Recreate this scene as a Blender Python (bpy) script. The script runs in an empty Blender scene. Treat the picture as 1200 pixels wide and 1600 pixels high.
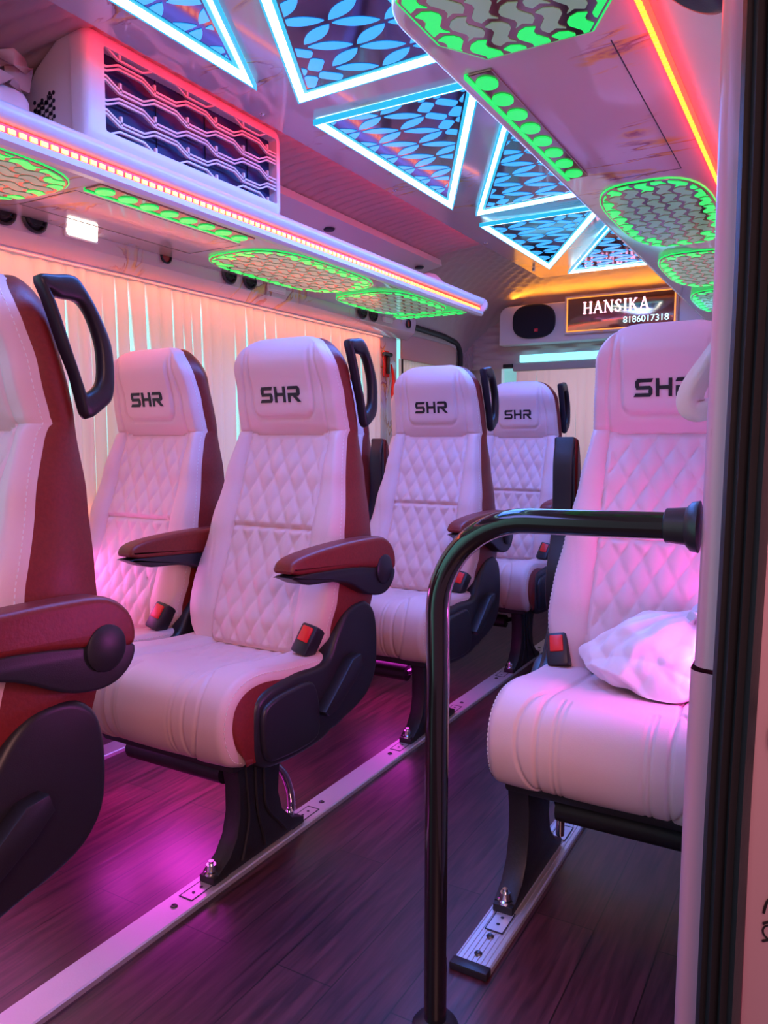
import bpy, bmesh, math, random
from mathutils import Vector, Matrix
PI = math.pi
random.seed(7)
SC = bpy.context.scene
C = SC.collection

# ------------------------------------------------------------------ camera
YAW, PITCH = math.radians(30.1), math.radians(5.24)
F = Vector((-math.sin(YAW)*math.cos(PITCH), math.cos(YAW)*math.cos(PITCH), -math.sin(PITCH)))
Rv = Vector((math.cos(YAW), math.sin(YAW), 0)); U = Rv.cross(F)
cd = bpy.data.cameras.new('camera'); cam = bpy.data.objects.new('camera', cd); C.objects.link(cam)
cd.sensor_fit = 'VERTICAL'; cd.sensor_height = 24.0; cd.lens = 18.0; cd.clip_start = 0.02
m = Matrix((Rv, U, -F)).transposed().to_4x4(); m.translation = Vector((0, 0, 1.0)); cam.matrix_world = m
SC.camera = cam
SC.view_settings.view_transform = 'Standard'; SC.view_settings.look = 'None'
SC.view_settings.gamma = 1; SC.view_settings.use_curve_mapping = False
SC.view_settings.exposure = -0.03
SC.cycles.max_bounces = 8; SC.cycles.transparent_max_bounces = 12; SC.cycles.sample_clamp_indirect = 6
SC.cycles.caustics_reflective = False; SC.cycles.caustics_refractive = False

# ------------------------------------------------------------------ world: daylight, cyan-white on the window side, rosy on the door side
W = bpy.data.worlds.new('daylight'); SC.world = W; W.use_nodes = True
nt = W.node_tree; nt.nodes.clear()
wo = nt.nodes.new('ShaderNodeOutputWorld'); bg = nt.nodes.new('ShaderNodeBackground')
tc = nt.nodes.new('ShaderNodeTexCoord'); sx = nt.nodes.new('ShaderNodeSeparateXYZ')
rp = nt.nodes.new('ShaderNodeValToRGB'); mr = nt.nodes.new('ShaderNodeMapRange')
nt.links.new(tc.outputs['Generated'], sx.inputs[0]); nt.links.new(sx.outputs['X'], mr.inputs['Value'])
mr.inputs['From Min'].default_value = -1; mr.inputs['From Max'].default_value = 1
nt.links.new(mr.outputs[0], rp.inputs[0])
e = rp.color_ramp.elements
e[0].position = 0.0; e[0].color = (0.42, 1.0, 0.93, 1); e[1].position = 1.0; e[1].color = (0.85, 0.33, 0.55, 1)
q = e.new(0.30); q.color = (0.42, 0.95, 0.93, 1); q = e.new(0.48); q.color = (0.78, 0.36, 0.70, 1)
m2 = nt.nodes.new('ShaderNodeMapRange'); nt.links.new(sx.outputs['X'], m2.inputs['Value'])
for k_, v_ in (('From Min', -.75), ('From Max', -.25), ('To Min', 2.2), ('To Max', 0.35)): m2.inputs[k_].default_value = v_
nt.links.new(m2.outputs[0], bg.inputs[1]); nt.links.new(rp.outputs[0], bg.inputs[0])
nt.links.new(bg.outputs[0], wo.inputs[0])

def area(name, loc, rot, size, size_y, power, col, spread=PI):
    l = bpy.data.lights.new(name, 'AREA'); l.shape = 'RECTANGLE'; l.size = size; l.size_y = size_y
    l.energy = power; l.color = col; l.spread = spread
    o = bpy.data.objects.new(name, l); C.objects.link(o); o.location = loc; o.rotation_euler = rot
    return o
def aim(o, tgt):
    o.rotation_euler = (Vector(tgt)-o.location).to_track_quat('-Z', 'Y').to_euler()
# daylight entering the side windows and the open door
l_ = area('window_daylight', (-3.0, 2.0, 2.75), (0, 0, 0), 4.8, 1.2, 120, (1.0, 0.80, 0.86)); aim(l_, (-2.1, 2.0, 1.1))
area('rear_window_daylight', (-1.05, 5.1, 1.25), (-PI/2, 0, 0), 1.5, 0.9, 16, (0.6, 0.85, 1.0))
l_ = area('door_daylight', (0.55, -0.55, 1.75), (0, 0, 0), 1.0, 1.2, 34, (1.0, 0.46, 0.40)); aim(l_, (-0.9, 1.6, 0.8))
# ceiling lamp further forward in the van
l_ = area('forward_ceiling_lamp', (-1.05, 0.1, 1.86), (0, 0, 0), 0.5, 0.7, 9, (0.25, 0.28, 1.0))
l_ = area('added_ceiling_fill', (-1.05, 2.3, 1.885), (0, 0, 0), 0.35, 2.6, 44, (0.08, 0.22, 1.0))  # unseen blue fill added under the panel to strengthen the triangular lights

# ------------------------------------------------------------------ materials
MATS = {}
def mat(name, col=(.8,.8,.8), rough=.5, metal=0, emit=None, es=0, coat=0, bump=0, bscale=60, var=0, spec=.5, trans=0):
    if name in MATS: return MATS[name]
    m = bpy.data.materials.new(name); m.use_nodes = True; n = m.node_tree; b = n.nodes['Principled BSDF']
    b.inputs['Base Color'].default_value = (*col, 1); b.inputs['Roughness'].default_value = rough
    b.inputs['Metallic'].default_value = metal; b.inputs['Coat Weight'].default_value = coat
    b.inputs['Coat Roughness'].default_value = .08; b.inputs['Specular IOR Level'].default_value = spec
    if emit: b.inputs['Emission Color'].default_value = (*emit, 1); b.inputs['Emission Strength'].default_value = es
    if bump or var:
        t = n.nodes.new('ShaderNodeTexCoord'); z = n.nodes.new('ShaderNodeTexNoise')
        z.inputs['Scale'].default_value = bscale; z.inputs['Detail'].default_value = 4
        n.links.new(t.outputs['Object'], z.inputs['Vector'])
        if bump:
            bp = n.nodes.new('ShaderNodeBump'); bp.inputs['Strength'].default_value = bump; bp.inputs['Distance'].default_value = .003
            n.links.new(z.outputs[0], bp.inputs['Height']); n.links.new(bp.outputs[0], b.inputs['Normal'])
        if var:
            r = n.nodes.new('ShaderNodeValToRGB'); r.color_ramp.elements[0].position = .3; r.color_ramp.elements[1].position = .7
            r.color_ramp.elements[0].color = (*[c*(1-var) for c in col], 1); r.color_ramp.elements[1].color = (*[min(1, c*(1+var)) for c in col], 1)
            n.links.new(z.outputs[0], r.inputs[0]); n.links.new(r.outputs[0], b.inputs['Base Color'])
    MATS[name] = m; return m
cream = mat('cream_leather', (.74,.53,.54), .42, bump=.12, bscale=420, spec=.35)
maroon = mat('maroon_leather', (.19,.018,.014), .42, bump=.15, bscale=160, var=.12)
thread = mat('pale_thread', (.85,.78,.76), .7)
blackp = mat('black_plastic', (.018,.016,.024), .38, bump=.1, bscale=500)
blackg = mat('gloss_black', (.008,.008,.010), .09, coat=.6)
blackm = mat('cast_black', (.012,.011,.014), .5, bump=.2, bscale=120)
logo_m = mat('logo_black', (.01,.008,.014), .5)
chrome = mat('chrome', (.75,.75,.78), .14, 1)
alu = mat('brushed_aluminium', (.62,.60,.66), .42, .6, bump=.1, bscale=200)
whitep = mat('white_plastic', (.78,.72,.74), .30, coat=.2)
redp = mat('red_plastic', (.75,.02,.02), .35, emit=(1,.02,.02), es=.0)
darkin = mat('dark_interior', (.012,.014,.03), .5)
rubber = mat('black_rubber', (.012,.012,.016), .6, bump=.2, bscale=80)
quilt = mat('quilted_vinyl', (.52,.38,.37), .5, bump=.1, bscale=300)
bronze = mat('bronze_mirror', (.55,.33,.26), .10, .95)
bluemir = mat('blue_mirror', (.16,.15,.32), .08, .95)
neon = mat('cyan_neon', (.1,.3,.4), .4, emit=(.62,.95,1.0), es=5)
neon_halo = mat('cyan_acrylic', (.02,.25,.35), .2, emit=(.02,.55,.9), es=.9)
leafm = mat('blue_lit_acrylic', (.03,.2,.5), .2, emit=(.035,.42,1.0), es=1.05)
greenm = mat('green_lit_acrylic', (.02,.5,.1), .2, emit=(.015,.80,.13), es=1.0)
greenp = mat('pale_falloff_acrylic', (.35,.45,.35), .12, emit=(.25,.55,.33), es=.28)  # same acrylic away from the lit rim; light falloff put into its colour
redled = mat('red_led_channel', (.4,.01,.01), .3, emit=(1,.03,.02), es=1.6)
ledbead = mat('amber_led_bead', (.5,.1,.02), .3, emit=(1,.28,.06), es=5)
orled = mat('orange_led', (.5,.1,.02), .3, emit=(1,.14,.01), es=7)
coveled = mat('cove_red_led', (.4,.01,.01), .3, emit=(1,.02,.04), es=13)
lampw = mat('warm_lamp', (.9,.9,.8), .3, emit=(1,.88,.72), es=6)
cyanlamp = mat('cyan_lamp', (.3,.6,.7), .3, emit=(.25,.9,1.0), es=1.6)
signglow = mat('sign_pink_letters', (.9,.6,.7), .3, emit=(1,.55,.72), es=2.4)
signcy = mat('sign_cyan_letters', (.6,.9,.9), .3, emit=(.55,.95,1.0), es=1.7)
strapm = mat('pink_cloth', (.85,.62,.66), .7, bump=.2, bscale=120)
bagm = mat('thin_plastic', (.86,.78,.84), .3, bump=.2, bscale=30)
tanbag = mat('tan_bag_cloth', (.45,.25,.22), .6, bump=.2, bscale=60)
orangem = mat('orange_plastic', (.8,.12,.03), .4)

def marble(name='marble_laminate', base=(.70,.56,.60), mask=.52, msc=(1.2, 4.2, 1.8)):
    m = bpy.data.materials.new(name); m.use_nodes = True; n = m.node_tree; b = n.nodes['Principled BSDF']
    t = n.nodes.new('ShaderNodeTexCoord'); mp = n.nodes.new('ShaderNodeMapping'); mp.inputs['Rotation'].default_value = (0, 0, .12)
    mp.inputs['Scale'].default_value = msc
    n.links.new(t.outputs['Object'], mp.inputs[0])
    z = n.nodes.new('ShaderNodeTexNoise'); z.inputs['Scale'].default_value = 1.9; z.inputs['Detail'].default_value = 7; z.inputs['Distortion'].default_value = 1.1
    n.links.new(mp.outputs[0], z.inputs['Vector'])
    r = n.nodes.new('ShaderNodeValToRGB'); el = r.color_ramp.elements
    el[0].position = 0; el[0].color = (*base, 1); el[1].position = 1; el[1].color = (*base, 1)
    for p, c in ((.480, base), (.494, (.30,.04,.06)), (.500, (.55,.25,.20)), (.515, (.80,.46,.14)), (.55, base)):
        q = el.new(p); q.color = (*c, 1)
    z2 = n.nodes.new('ShaderNodeTexNoise'); z2.inputs['Scale'].default_value = 3.1; z2.inputs['Detail'].default_value = 2
    n.links.new(t.outputs['Object'], z2.inputs['Vector'])
    r2 = n.nodes.new('ShaderNodeValToRGB'); r2.color_ramp.elements[0].position = mask; r2.color_ramp.elements[1].position = mask+.07
    n.links.new(z2.outputs[0], r2.inputs[0])
    mx = n.nodes.new('ShaderNodeMixRGB'); mx.inputs[1].default_value = (*base, 1)
    n.links.new(z.outputs[0], r.inputs[0]); n.links.new(r.outputs[0], mx.inputs[2]); n.links.new(r2.outputs[0], mx.inputs[0])
    n.links.new(mx.outputs[0], b.inputs['Base Color'])
    b.inputs['Roughness'].default_value = .12; b.inputs['Coat Weight'].default_value = .5; b.inputs['Coat Roughness'].default_value = .05
    if name != 'marble_laminate': b.inputs['Roughness'].default_value = .3; b.inputs['Coat Weight'].default_value = .15
    MATS[name] = m; return m
marblem = marble()
pillarm = marble('pillar_marble', (.68,.29,.41), .57, (5, 5, 1.1))

def floor_mat():
    m = bpy.data.materials.new('dark_wood_laminate'); m.use_nodes = True; n = m.node_tree; b = n.nodes['Principled BSDF']
    t = n.nodes.new('ShaderNodeTexCoord'); mp = n.nodes.new('ShaderNodeMapping'); mp.inputs['Rotation'].default_value = (0, 0, PI/2)
    n.links.new(t.outputs['Object'], mp.inputs[0])
    br = n.nodes.new('ShaderNodeTexBrick'); br.offset = .37; br.inputs['Scale'].default_value = 1
    br.inputs['Brick Width'].default_value = 1.1; br.inputs['Row Height'].default_value = .125; br.inputs['Mortar Size'].default_value = .0015
    br.inputs['Color1'].default_value = (.066,.018,.028,1); br.inputs['Color2'].default_value = (.092,.028,.040,1); br.inputs['Mortar'].default_value = (.015,.006,.005,1)
    n.links.new(mp.outputs[0], br.inputs['Vector'])
    mp2 = n.nodes.new('ShaderNodeMapping'); mp2.inputs['Scale'].default_value = (28, 2.2, 1); n.links.new(t.outputs['Object'], mp2.inputs[0])
    z = n.nodes.new('ShaderNodeTexNoise'); z.inputs['Scale'].default_value = 2.4; z.inputs['Detail'].default_value = 7; z.inputs['Distortion'].default_value = .6
    n.links.new(mp2.outputs[0], z.inputs['Vector'])
    r = n.nodes.new('ShaderNodeValToRGB'); r.color_ramp.elements[0].position = .32; r.color_ramp.elements[0].color = (.35,.30,.30,1)
    r.color_ramp.elements[1].position = .7; r.color_ramp.elements[1].color = (1.35,1.2,1.15,1)
    n.links.new(z.outputs[0], r.inputs[0])
    mx = n.nodes.new('ShaderNodeMixRGB'); mx.blend_type = 'MULTIPLY'; mx.inputs[0].default_value = 1
    n.links.new(br.outputs[0], mx.inputs[1]); n.links.new(r.outputs[0], mx.inputs[2]); n.links.new(mx.outputs[0], b.inputs['Base Color'])
    bp = n.nodes.new('ShaderNodeBump'); bp.inputs['Strength'].default_value = .25; bp.inputs['Distance'].default_value = .002
    n.links.new(z.outputs[0], bp.inputs['Height']); n.links.new(bp.outputs[0], b.inputs['Normal'])
    b.inputs['Roughness'].default_value = .34; b.inputs['Coat Weight'].default_value = .15; b.inputs['Coat Roughness'].default_value = .3
    return m
floorm = floor_mat()

def curtain_mat(name='pleated_curtain', freq=1.0):
    # thin cloth: lets daylight through, and sheerer along the fold lines where it is one layer
    m = bpy.data.materials.new(name); m.use_nodes = True; n = m.node_tree; n.nodes.clear()
    out = n.nodes.new('ShaderNodeOutputMaterial')
    d = n.nodes.new('ShaderNodeBsdfDiffuse'); d.inputs[0].default_value = (.82,.62,.58,1)
    tr = n.nodes.new('ShaderNodeBsdfTranslucent'); tr.inputs[0].default_value = (1.0,.36,.32,1)
    tp = n.nodes.new('ShaderNodeBsdfTransparent'); tp.inputs[0].default_value = (.9,1,1,1)
    m1 = n.nodes.new('ShaderNodeMixShader'); m1.inputs[0].default_value = .45
    n.links.new(d.outputs[0], m1.inputs[1]); n.links.new(tr.outputs[0], m1.inputs[2])
    at = n.nodes.new('ShaderNodeAttribute'); at.attribute_name = 'sheer'
    m2 = n.nodes.new('ShaderNodeMixShader'); n.links.new(at.outputs['Fac'], m2.inputs[0])
    n.links.new(m1.outputs[0], m2.inputs[1]); n.links.new(tp.outputs[0], m2.inputs[2]); n.links.new(m2.outputs[0], out.inputs[0])
    return m
curtm = curtain_mat()

def glass_mat():
    m = bpy.data.materials.new('window_glass'); m.use_nodes = True; n = m.node_tree; n.nodes.clear()
    out = n.nodes.new('ShaderNodeOutputMaterial'); tp = n.nodes.new('ShaderNodeBsdfTransparent'); tp.inputs[0].default_value = (.85,.97,1,1)
    g = n.nodes.new('ShaderNodeBsdfGlossy'); g.inputs['Roughness'].default_value = .03
    mx = n.nodes.new('ShaderNodeMixShader'); mx.inputs[0].default_value = .08
    n.links.new(tp.outputs[0], mx.inputs[1]); n.links.new(g.outputs[0], mx.inputs[2]); n.links.new(mx.outputs[0], out.inputs[0]); return m
glassm = glass_mat()

# ------------------------------------------------------------------ mesh helpers
def interp(tab, t):
    if t <= tab[0][0]: return tab[0][1]
    for (a, va), (b, vb) in zip(tab, tab[1:]):
        if t <= b:
            k = (t-a)/(b-a); k = k*k*(3-2*k)*.5+k*.5
            return va+(vb-va)*k
    return tab[-1][1]
def sm(a, b, t):
    k = max(0, min(1, (t-a)/(b-a))); return k*k*(3-2*k)

class MB:
    def __init__(s): s.v = []; s.f = []
    def add(s, vs, fs):
        n = len(s.v); s.v += [tuple(p) for p in vs]; s.f += [tuple(i+n for i in f) for f in fs]; return s
    def grid(s, rows, closeu=False):
        nr, nc = len(rows), len(rows[0]); n = len(s.v)
        for r in rows: s.v += [tuple(p) for p in r]
        for i in range(nr-1):
            for j in range(nc if closeu else nc-1):
                a, b = j, (j+1) % nc
                s.f.append((n+i*nc+a, n+i*nc+b, n+(i+1)*nc+b, n+(i+1)*nc+a))
        return s
    def box(s, x0, x1, y0, y1, z0, z1, bev=0, seg=2, rot=None):
        bm = bmesh.new(); bmesh.ops.create_cube(bm, size=1)
        for v in bm.verts: v.co = Vector(((x0+x1)/2+v.co.x*(x1-x0), (y0+y1)/2+v.co.y*(y1-y0), (z0+z1)/2+v.co.z*(z1-z0)))
        if bev: bmesh.ops.bevel(bm, geom=list(bm.edges)+list(bm.verts), offset=bev, segments=seg, affect='EDGES', profile=.5)
        if rot is not None:
            c = Vector(((x0+x1)/2, (y0+y1)/2, (z0+z1)/2))
            for v in bm.verts: v.co = rot @ (v.co-c)+c
        s.frombm(bm); return s
    def frombm(s, bm):
        n = len(s.v); bm.verts.ensure_lookup_table()
        s.v += [tuple(v.co) for v in bm.verts]; s.f += [tuple(n+v.index for v in f.verts) for f in bm.faces]; bm.free()
    def prism(s, pts, axis, a, b, bev=0, seg=2):
        """polygon pts (2D) extruded along axis from a to b. axis 'x': pts=(y,z); 'y': (x,z); 'z': (x,y)"""
        def P(p, t): return {'x': (t, p[0], p[1]), 'y': (p[0], t, p[1]), 'z': (p[0], p[1], t)}[axis]
        bm = bmesh.new(); lo = [bm.verts.new(P(p, a)) for p in pts]; hi = [bm.verts.new(P(p, b)) for p in pts]
        bm.faces.new(lo); bm.faces.new(hi[::-1]); k = len(pts)
        for i in range(k): bm.faces.new((lo[i], hi[i], hi[(i+1) % k], lo[(i+1) % k]))
        bmesh.ops.recalc_face_normals(bm, faces=bm.faces)
        if bev:
            es = [e for e in bm.edges if (e.verts[0] in lo) == (e.verts[1] in lo)]
            bmesh.ops.bevel(bm, geom=es, offset=bev, segments=seg, affect='EDGES', profile=.5, clamp_overlap=True)
        bm.verts.index_update(); s.frombm(bm); return s
    def tube(s, path, r, n=12, cap=True, closed=False, flat=1.0, up=None):
        path = [Vector(p) for p in path]; rr = r if isinstance(r, (list, tuple)) else [r]*len(path)
        rings = []; prev = None
        for i, p in enumerate(path):
            if closed: t = path[(i+1) % len(path)]-path[i-1]
            else: t = path[min(i+1, len(path)-1)]-path[max(i-1, 0)]
            t.normalize()
            if up is not None: u = Vector(up)-t*t.dot(Vector(up)); u.normalize()
            elif prev is None:
                u = t.orthogonal().normalized()
            else: u = (prev-t*t.dot(prev)).normalized()
            prev = u; w = t.cross(u)
            rings.append([p+(u*math.cos(2*PI*k/n)*flat+w*math.sin(2*PI*k/n))*rr[i] for k in range(n)])
        if closed: rings.append(rings[0])
        n0 = len(s.v); s.grid(rings, closeu=True)
        if cap and not closed:
            s.f.append(tuple(range(n0, n0+n))); L = n0+(len(rings)-1)*n; s.f.append(tuple(range(L+n-1, L-1, -1)))
        return s
    def soft(s, pts, a, b, r, seg=5):
        """outline in (y, z) given thickness along x with evenly rounded edges"""
        P = [Vector(p) for p in pts]; n = len(P); ar = sum(P[i-1].x*P[i].y-P[i].x*P[i-1].y for i in range(n)); N = []
        for i in range(n):
            t = P[(i+1) % n]-P[i-1]
            if t.length < 1e-9: t = Vector((1, 0))
            t.normalize(); N.append(Vector((t.y, -t.x))*(1 if ar > 0 else -1))
        rows = []
        for k in range(seg+1):
            q = PI/2*k/seg; rows.append((a+r*(1-math.sin(q)) if 0 else a+r*(1-math.cos(q)), r*(1-math.sin(q))))
        rows = rows+[(b-(x-a), d) for x, d in rows[::-1]]
        n0 = len(s.v); s.grid([[(x, p.x-m_.x*d, p.y-m_.y*d) for p, m_ in zip(P, N)] for x, d in rows], closeu=True)
        s.f.append(tuple(range(n0, n0+n))); L = n0+(len(rows)-1)*n; s.f.append(tuple(range(L+n-1, L-1, -1))); return s
    def cyl(s, a, b, r, n=20, r2=None):
        return s.tube([a, b], [r, r if r2 is None else r2], n)
    def lathe(s, prof, c, axis='z', n=28):
        rows = []
        for (r, h) in prof:
            row = []
            for k in range(n):
                a = 2*PI*k/n; x, y = r*math.cos(a), r*math.sin(a)
                row.append({'z': (c[0]+x, c[1]+y, c[2]+h), 'x': (c[0]+h, c[1]+x, c[2]+y), 'y': (c[0]+x, c[1]+h, c[2]+y)}[axis])
            rows.append(row)
        return s.grid(rows, closeu=True)
    def build(s, name, m, parent=None, smooth=True, angle=40, weld=False):
        me = bpy.data.meshes.new(name); me.from_pydata(s.v, [], s.f); 
        bm = bmesh.new(); bm.from_mesh(me)
        if weld: bmesh.ops.remove_doubles(bm, verts=bm.verts, dist=1e-5)
        bmesh.ops.recalc_face_normals(bm, faces=bm.faces); bm.to_mesh(me); bm.free()
        me.materials.append(m)
        if smooth:
            me.shade_smooth(); me.set_sharp_from_angle(angle=math.radians(angle))
        o = bpy.data.objects.new(name, me); C.objects.link(o)
        if parent: o.parent = parent
        return o
def empty(name, loc=(0,0,0), rz=0):
    o = bpy.data.objects.new(name, None); C.objects.link(o); o.location = loc; o.rotation_euler = (0,0,rz); o.empty_display_size = .1; return o
def tag(o, label=None, cat=None, group=None, kind=None):
    if label: o['label'] = label
    if cat: o['category'] = cat
    if group: o['group'] = group
    if kind: o['kind'] = kind
    return o
def dup(root, loc, label, group=None):
    r = root.copy(); C.objects.link(r); r.location = loc; r['label'] = label
    if group: r['group'] = group
    for ch in list(root.children):
        c = ch.copy(); C.objects.link(c); c.parent = r
        for g in ch.children:
            d = g.copy(); C.objects.link(d); d.parent = c
    return r
def struct(o): o['kind'] = 'structure'; return o
def arc(cx, cy, r, a0, a1, n=8): return [(cx+r*math.cos(a0+(a1-a0)*i/n), cy+r*math.sin(a0+(a1-a0)*i/n)) for i in range(n+1)]
def rrect(x0, x1, y0, y1, r, n=6):
    return arc(x1-r, y1-r, r, 0, PI/2, n)+arc(x0+r, y1-r, r, PI/2, PI, n)+arc(x0+r, y0+r, r, PI, 1.5*PI, n)+arc(x1-r, y0+r, r, 1.5*PI, 2*PI, n)
def catmull(pts, n=8, closed=False):
    P = [Vector(p) for p in pts]; out = []; L = len(P)
    rng = range(L if closed else L-1)
    for i in rng:
        if closed: p0, p1, p2, p3 = P[i-1], P[i], P[(i+1) % L], P[(i+2) % L]
        else: p0, p1, p2, p3 = P[max(i-1, 0)], P[i], P[i+1], P[min(i+2, L-1)]
        for k in range(n):
            t = k/n
            out.append(.5*((2*p1)+(p2-p0)*t+(2*p0-5*p1+4*p2-p3)*t*t+(3*p1-p0-3*p2+p3)*t**3))
    if not closed: out.append(P[-1])
    return out
def clip(poly, cx):
    """Sutherland-Hodgman against convex ccw polygon cx"""
    out = poly
    for i in range(len(cx)):
        a, b = cx[i], cx[(i+1) % len(cx)]; inp, out = out, []
        if not inp: return []
        def side(p): return (b[0]-a[0])*(p[1]-a[1])-(b[1]-a[1])*(p[0]-a[0])
        for j in range(len(inp)):
            p, q = inp[j-1], inp[j]; sp, sq = side(p), side(q)
            if (sp >= 0) != (sq >= 0):
                t = sp/(sp-sq); out.append((p[0]+(q[0]-p[0])*t, p[1]+(q[1]-p[1])*t))
            if sq >= 0: out.append(q)
    return out
def parea(p): return .5*sum(p[i-1][0]*p[i][1]-p[i][0]*p[i-1][1] for i in range(len(p)))
def inset(poly, d):
    """inset convex ccw polygon"""
    L = len(poly); lines = []
    for i in range(L):
        a, b = Vector(poly[i]), Vector(poly[(i+1) % L]); t = (b-a).normalized(); nrm = Vector((-t.y, t.x))
        lines.append((a+nrm*d, t))
    out = []
    for i in range(L):
        (p, t), (q, u) = lines[i-1], lines[i]; den = t.x*u.y-t.y*u.x
        k = ((q.x-p.x)*u.y-(q.y-p.y)*u.x)/den; out.append((p.x+t.x*k, p.y+t.y*k))
    return out
def flat_faces(polys, z, up=False):
    mb = MB()
    for p in polys:
        if len(p) < 3: continue
        mb.add([(x, y, z) for x, y in p], [tuple(range(len(p)))])
    return mb

# ------------------------------------------------------------------ setting
XL, XR, YF, YB = -2.14, -0.085, -0.7, 4.72
struct(MB().box(XL, XR+.02, YF, YB, -.06, 0).build('floor', floorm, smooth=False))
# left wall: dado, window header, pillar
wl = MB().box(XL-.05, XL, YF, YB, 0, .74)
wl.box(XL-.05, XL, YF, YB, 1.60, 2.0)
wl.box(XL-.05, XL+.02, 3.60, 3.80, .74, 1.60, .004)
wl.box(XL-.05, XL, 4.56, YB, .74, 1.60)
struct(wl.build('wall_left', marblem, smooth=False))
for i, (a, b) in enumerate(((YF, 3.60), (3.80, 4.56))):
    w = struct(MB().box(XL-.035, XL-.03, a, b, .74, 1.60).build('window_%d' % (i+1), glassm, smooth=False))
# header channel over the left curtains (rounded pelmet that carries the vents)
ch = [(XL+.02, 1.70), (XL+.11, 1.70), (XL+.115, 1.655), (XL+.105, 1.60), (XL+.06, 1.565), (XL+.02, 1.565)]
struct(MB().prism(ch, 'y', YF, 3.86, .012, 3).build('trim_1', marblem))
# right wall behind the door pillar with its header
wr = MB().box(XR, XR+.05, 1.17, YB, 0, 1.62); wr.box(XR, XR+.05, YF, YB, 1.62, 2.0)
struct(wr.build('wall_right', whitep, smooth=False))
hp = [(-.262, 1.66), (-.262, 1.648), (-.20, 1.615), (-.125, 1.57), (-.09, 1.55), (-.085, 1.66)]
struct(MB().prism(hp, 'y', .75, YB, .006, 2).build('trim_2', whitep))
# rear wall with window opening
rw = MB().box(XL, XR, YB, YB+.05, 0, .80); rw.box(XL, XR, YB, YB+.05, 1.56, 2.0)
rw.box(XL, -1.86, YB, YB+.05, .80, 1.56); rw.box(-.26, XR, YB, YB+.05, .80, 1.56)
struct(rw.build('wall_back', quilt, smooth=False))
struct(MB().box(-1.86, -.26, YB+.02, YB+.025, .80, 1.56).build('window_3', glassm, smooth=False))

# quilted roof lining, padded in slanted ribs
def lining():
    prof = catmull([(-1.06, 1.975, 0), (-1.40, 1.972, 0), (-1.55, 1.96, 0), (-1.72, 1.925, 0), (-1.90, 1.85, 0), (-2.04, 1.74, 0), (-2.11, 1.60, 0)], 9)
    rows = []
    ny = 560
    for i in range(ny+1):
        y = YF+(4.70-YF)*i/ny; row = []
        # round the lining down into the back wall
        for side in (1,):
            for j, p in enumerate(prof):
                arcl = j*.024
                drop = .0
                if y > 4.10: drop = .13*((y-4.10)/.60)**2
                rib = abs(math.sin(PI*(y/.052+arcl*3.2)))**.6*.015*sm(.3, .45, -1.06-p.x+.0) if y < 3.55 else \
                    (abs(math.sin(PI*(y/.075+arcl*9))*math.sin(PI*(y/.075-arcl*9))))**.5*.010
                row.append((p.x, y, p.y-drop-rib))
        rows.append(row)
    mb = MB().grid(rows)
    rows2 = [[(-2.12-a[0], a[1], a[2]) for a in r] for r in rows[::2]]
    mb.grid(rows2)
    return struct(mb.build('ceiling', quilt, weld=True, angle=80))
lining()
# rear corner: quilted lining turning down from the roof to the window surround
def corner():
    rows = []
    for i in range(60):
        t = i/59; row = []
        z = 1.93-.47*t
        for j in range(90):
            s = j/89
            if s < .35: x = -2.095+.0*s; y = 3.86+(4.60-3.86)*s/.35
            elif s < .6:
                a = (s-.35)/.25*PI/2; x = -2.095+.07*(1-math.cos(a)); y = 4.60+.07*math.sin(a)
            else: x = -2.025+(s-.6)/.4*1.94; y = 4.67
            lean = .22*max(0, 1-t*2.2)**2
            h = (abs(math.sin(PI*(s*20+t*9))*math.sin(PI*(s*20-t*9))))**.5*.018
            if z < 1.655 and s < .36: row.append((-2.125, y, z)); continue
            if s < .35: row.append((x+h+lean*.8, y, z))
            elif s < .6: row.append((x+(h+lean)*math.cos(a), y-(h+lean)*math.sin(a), z))
            else: row.append((x, y-h-lean, z))
        rows.append(row)
    return rows
tr = MB().grid(corner()).build('trim_3', quilt, angle=80); struct(tr)
# ceiling centre panel hung below the roof
cp = MB().box(-1.435, -.685, YF, 4.20, 1.902, 1.93, .004)
o = cp.build('glossy_ceiling_panel', marblem); tag(o, 'long glossy marble patterned panel running down the middle of the roof', 'ceiling panel')
# screws in it
sp = MB()
for y in (1.0, 1.75, 2.5, 3.35, 4.0):
    for x in (-1.405, -.72): sp.lathe([(0, -.004), (.007, -.003), (.009, 0)], (x, y, 1.902), 'z', 12)
sp.build('panel_screws', chrome, o)
# long red LED hidden on top of the panel's edge, washing the padded cove
cl = MB().box(-1.445, -1.437, 1.2, 3.5, 1.925, 1.935).build('cove_led_strip', coveled, smooth=False)
tag(cl, 'red LED strip along the left edge of the glossy ceiling panel', 'LED strip')

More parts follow.
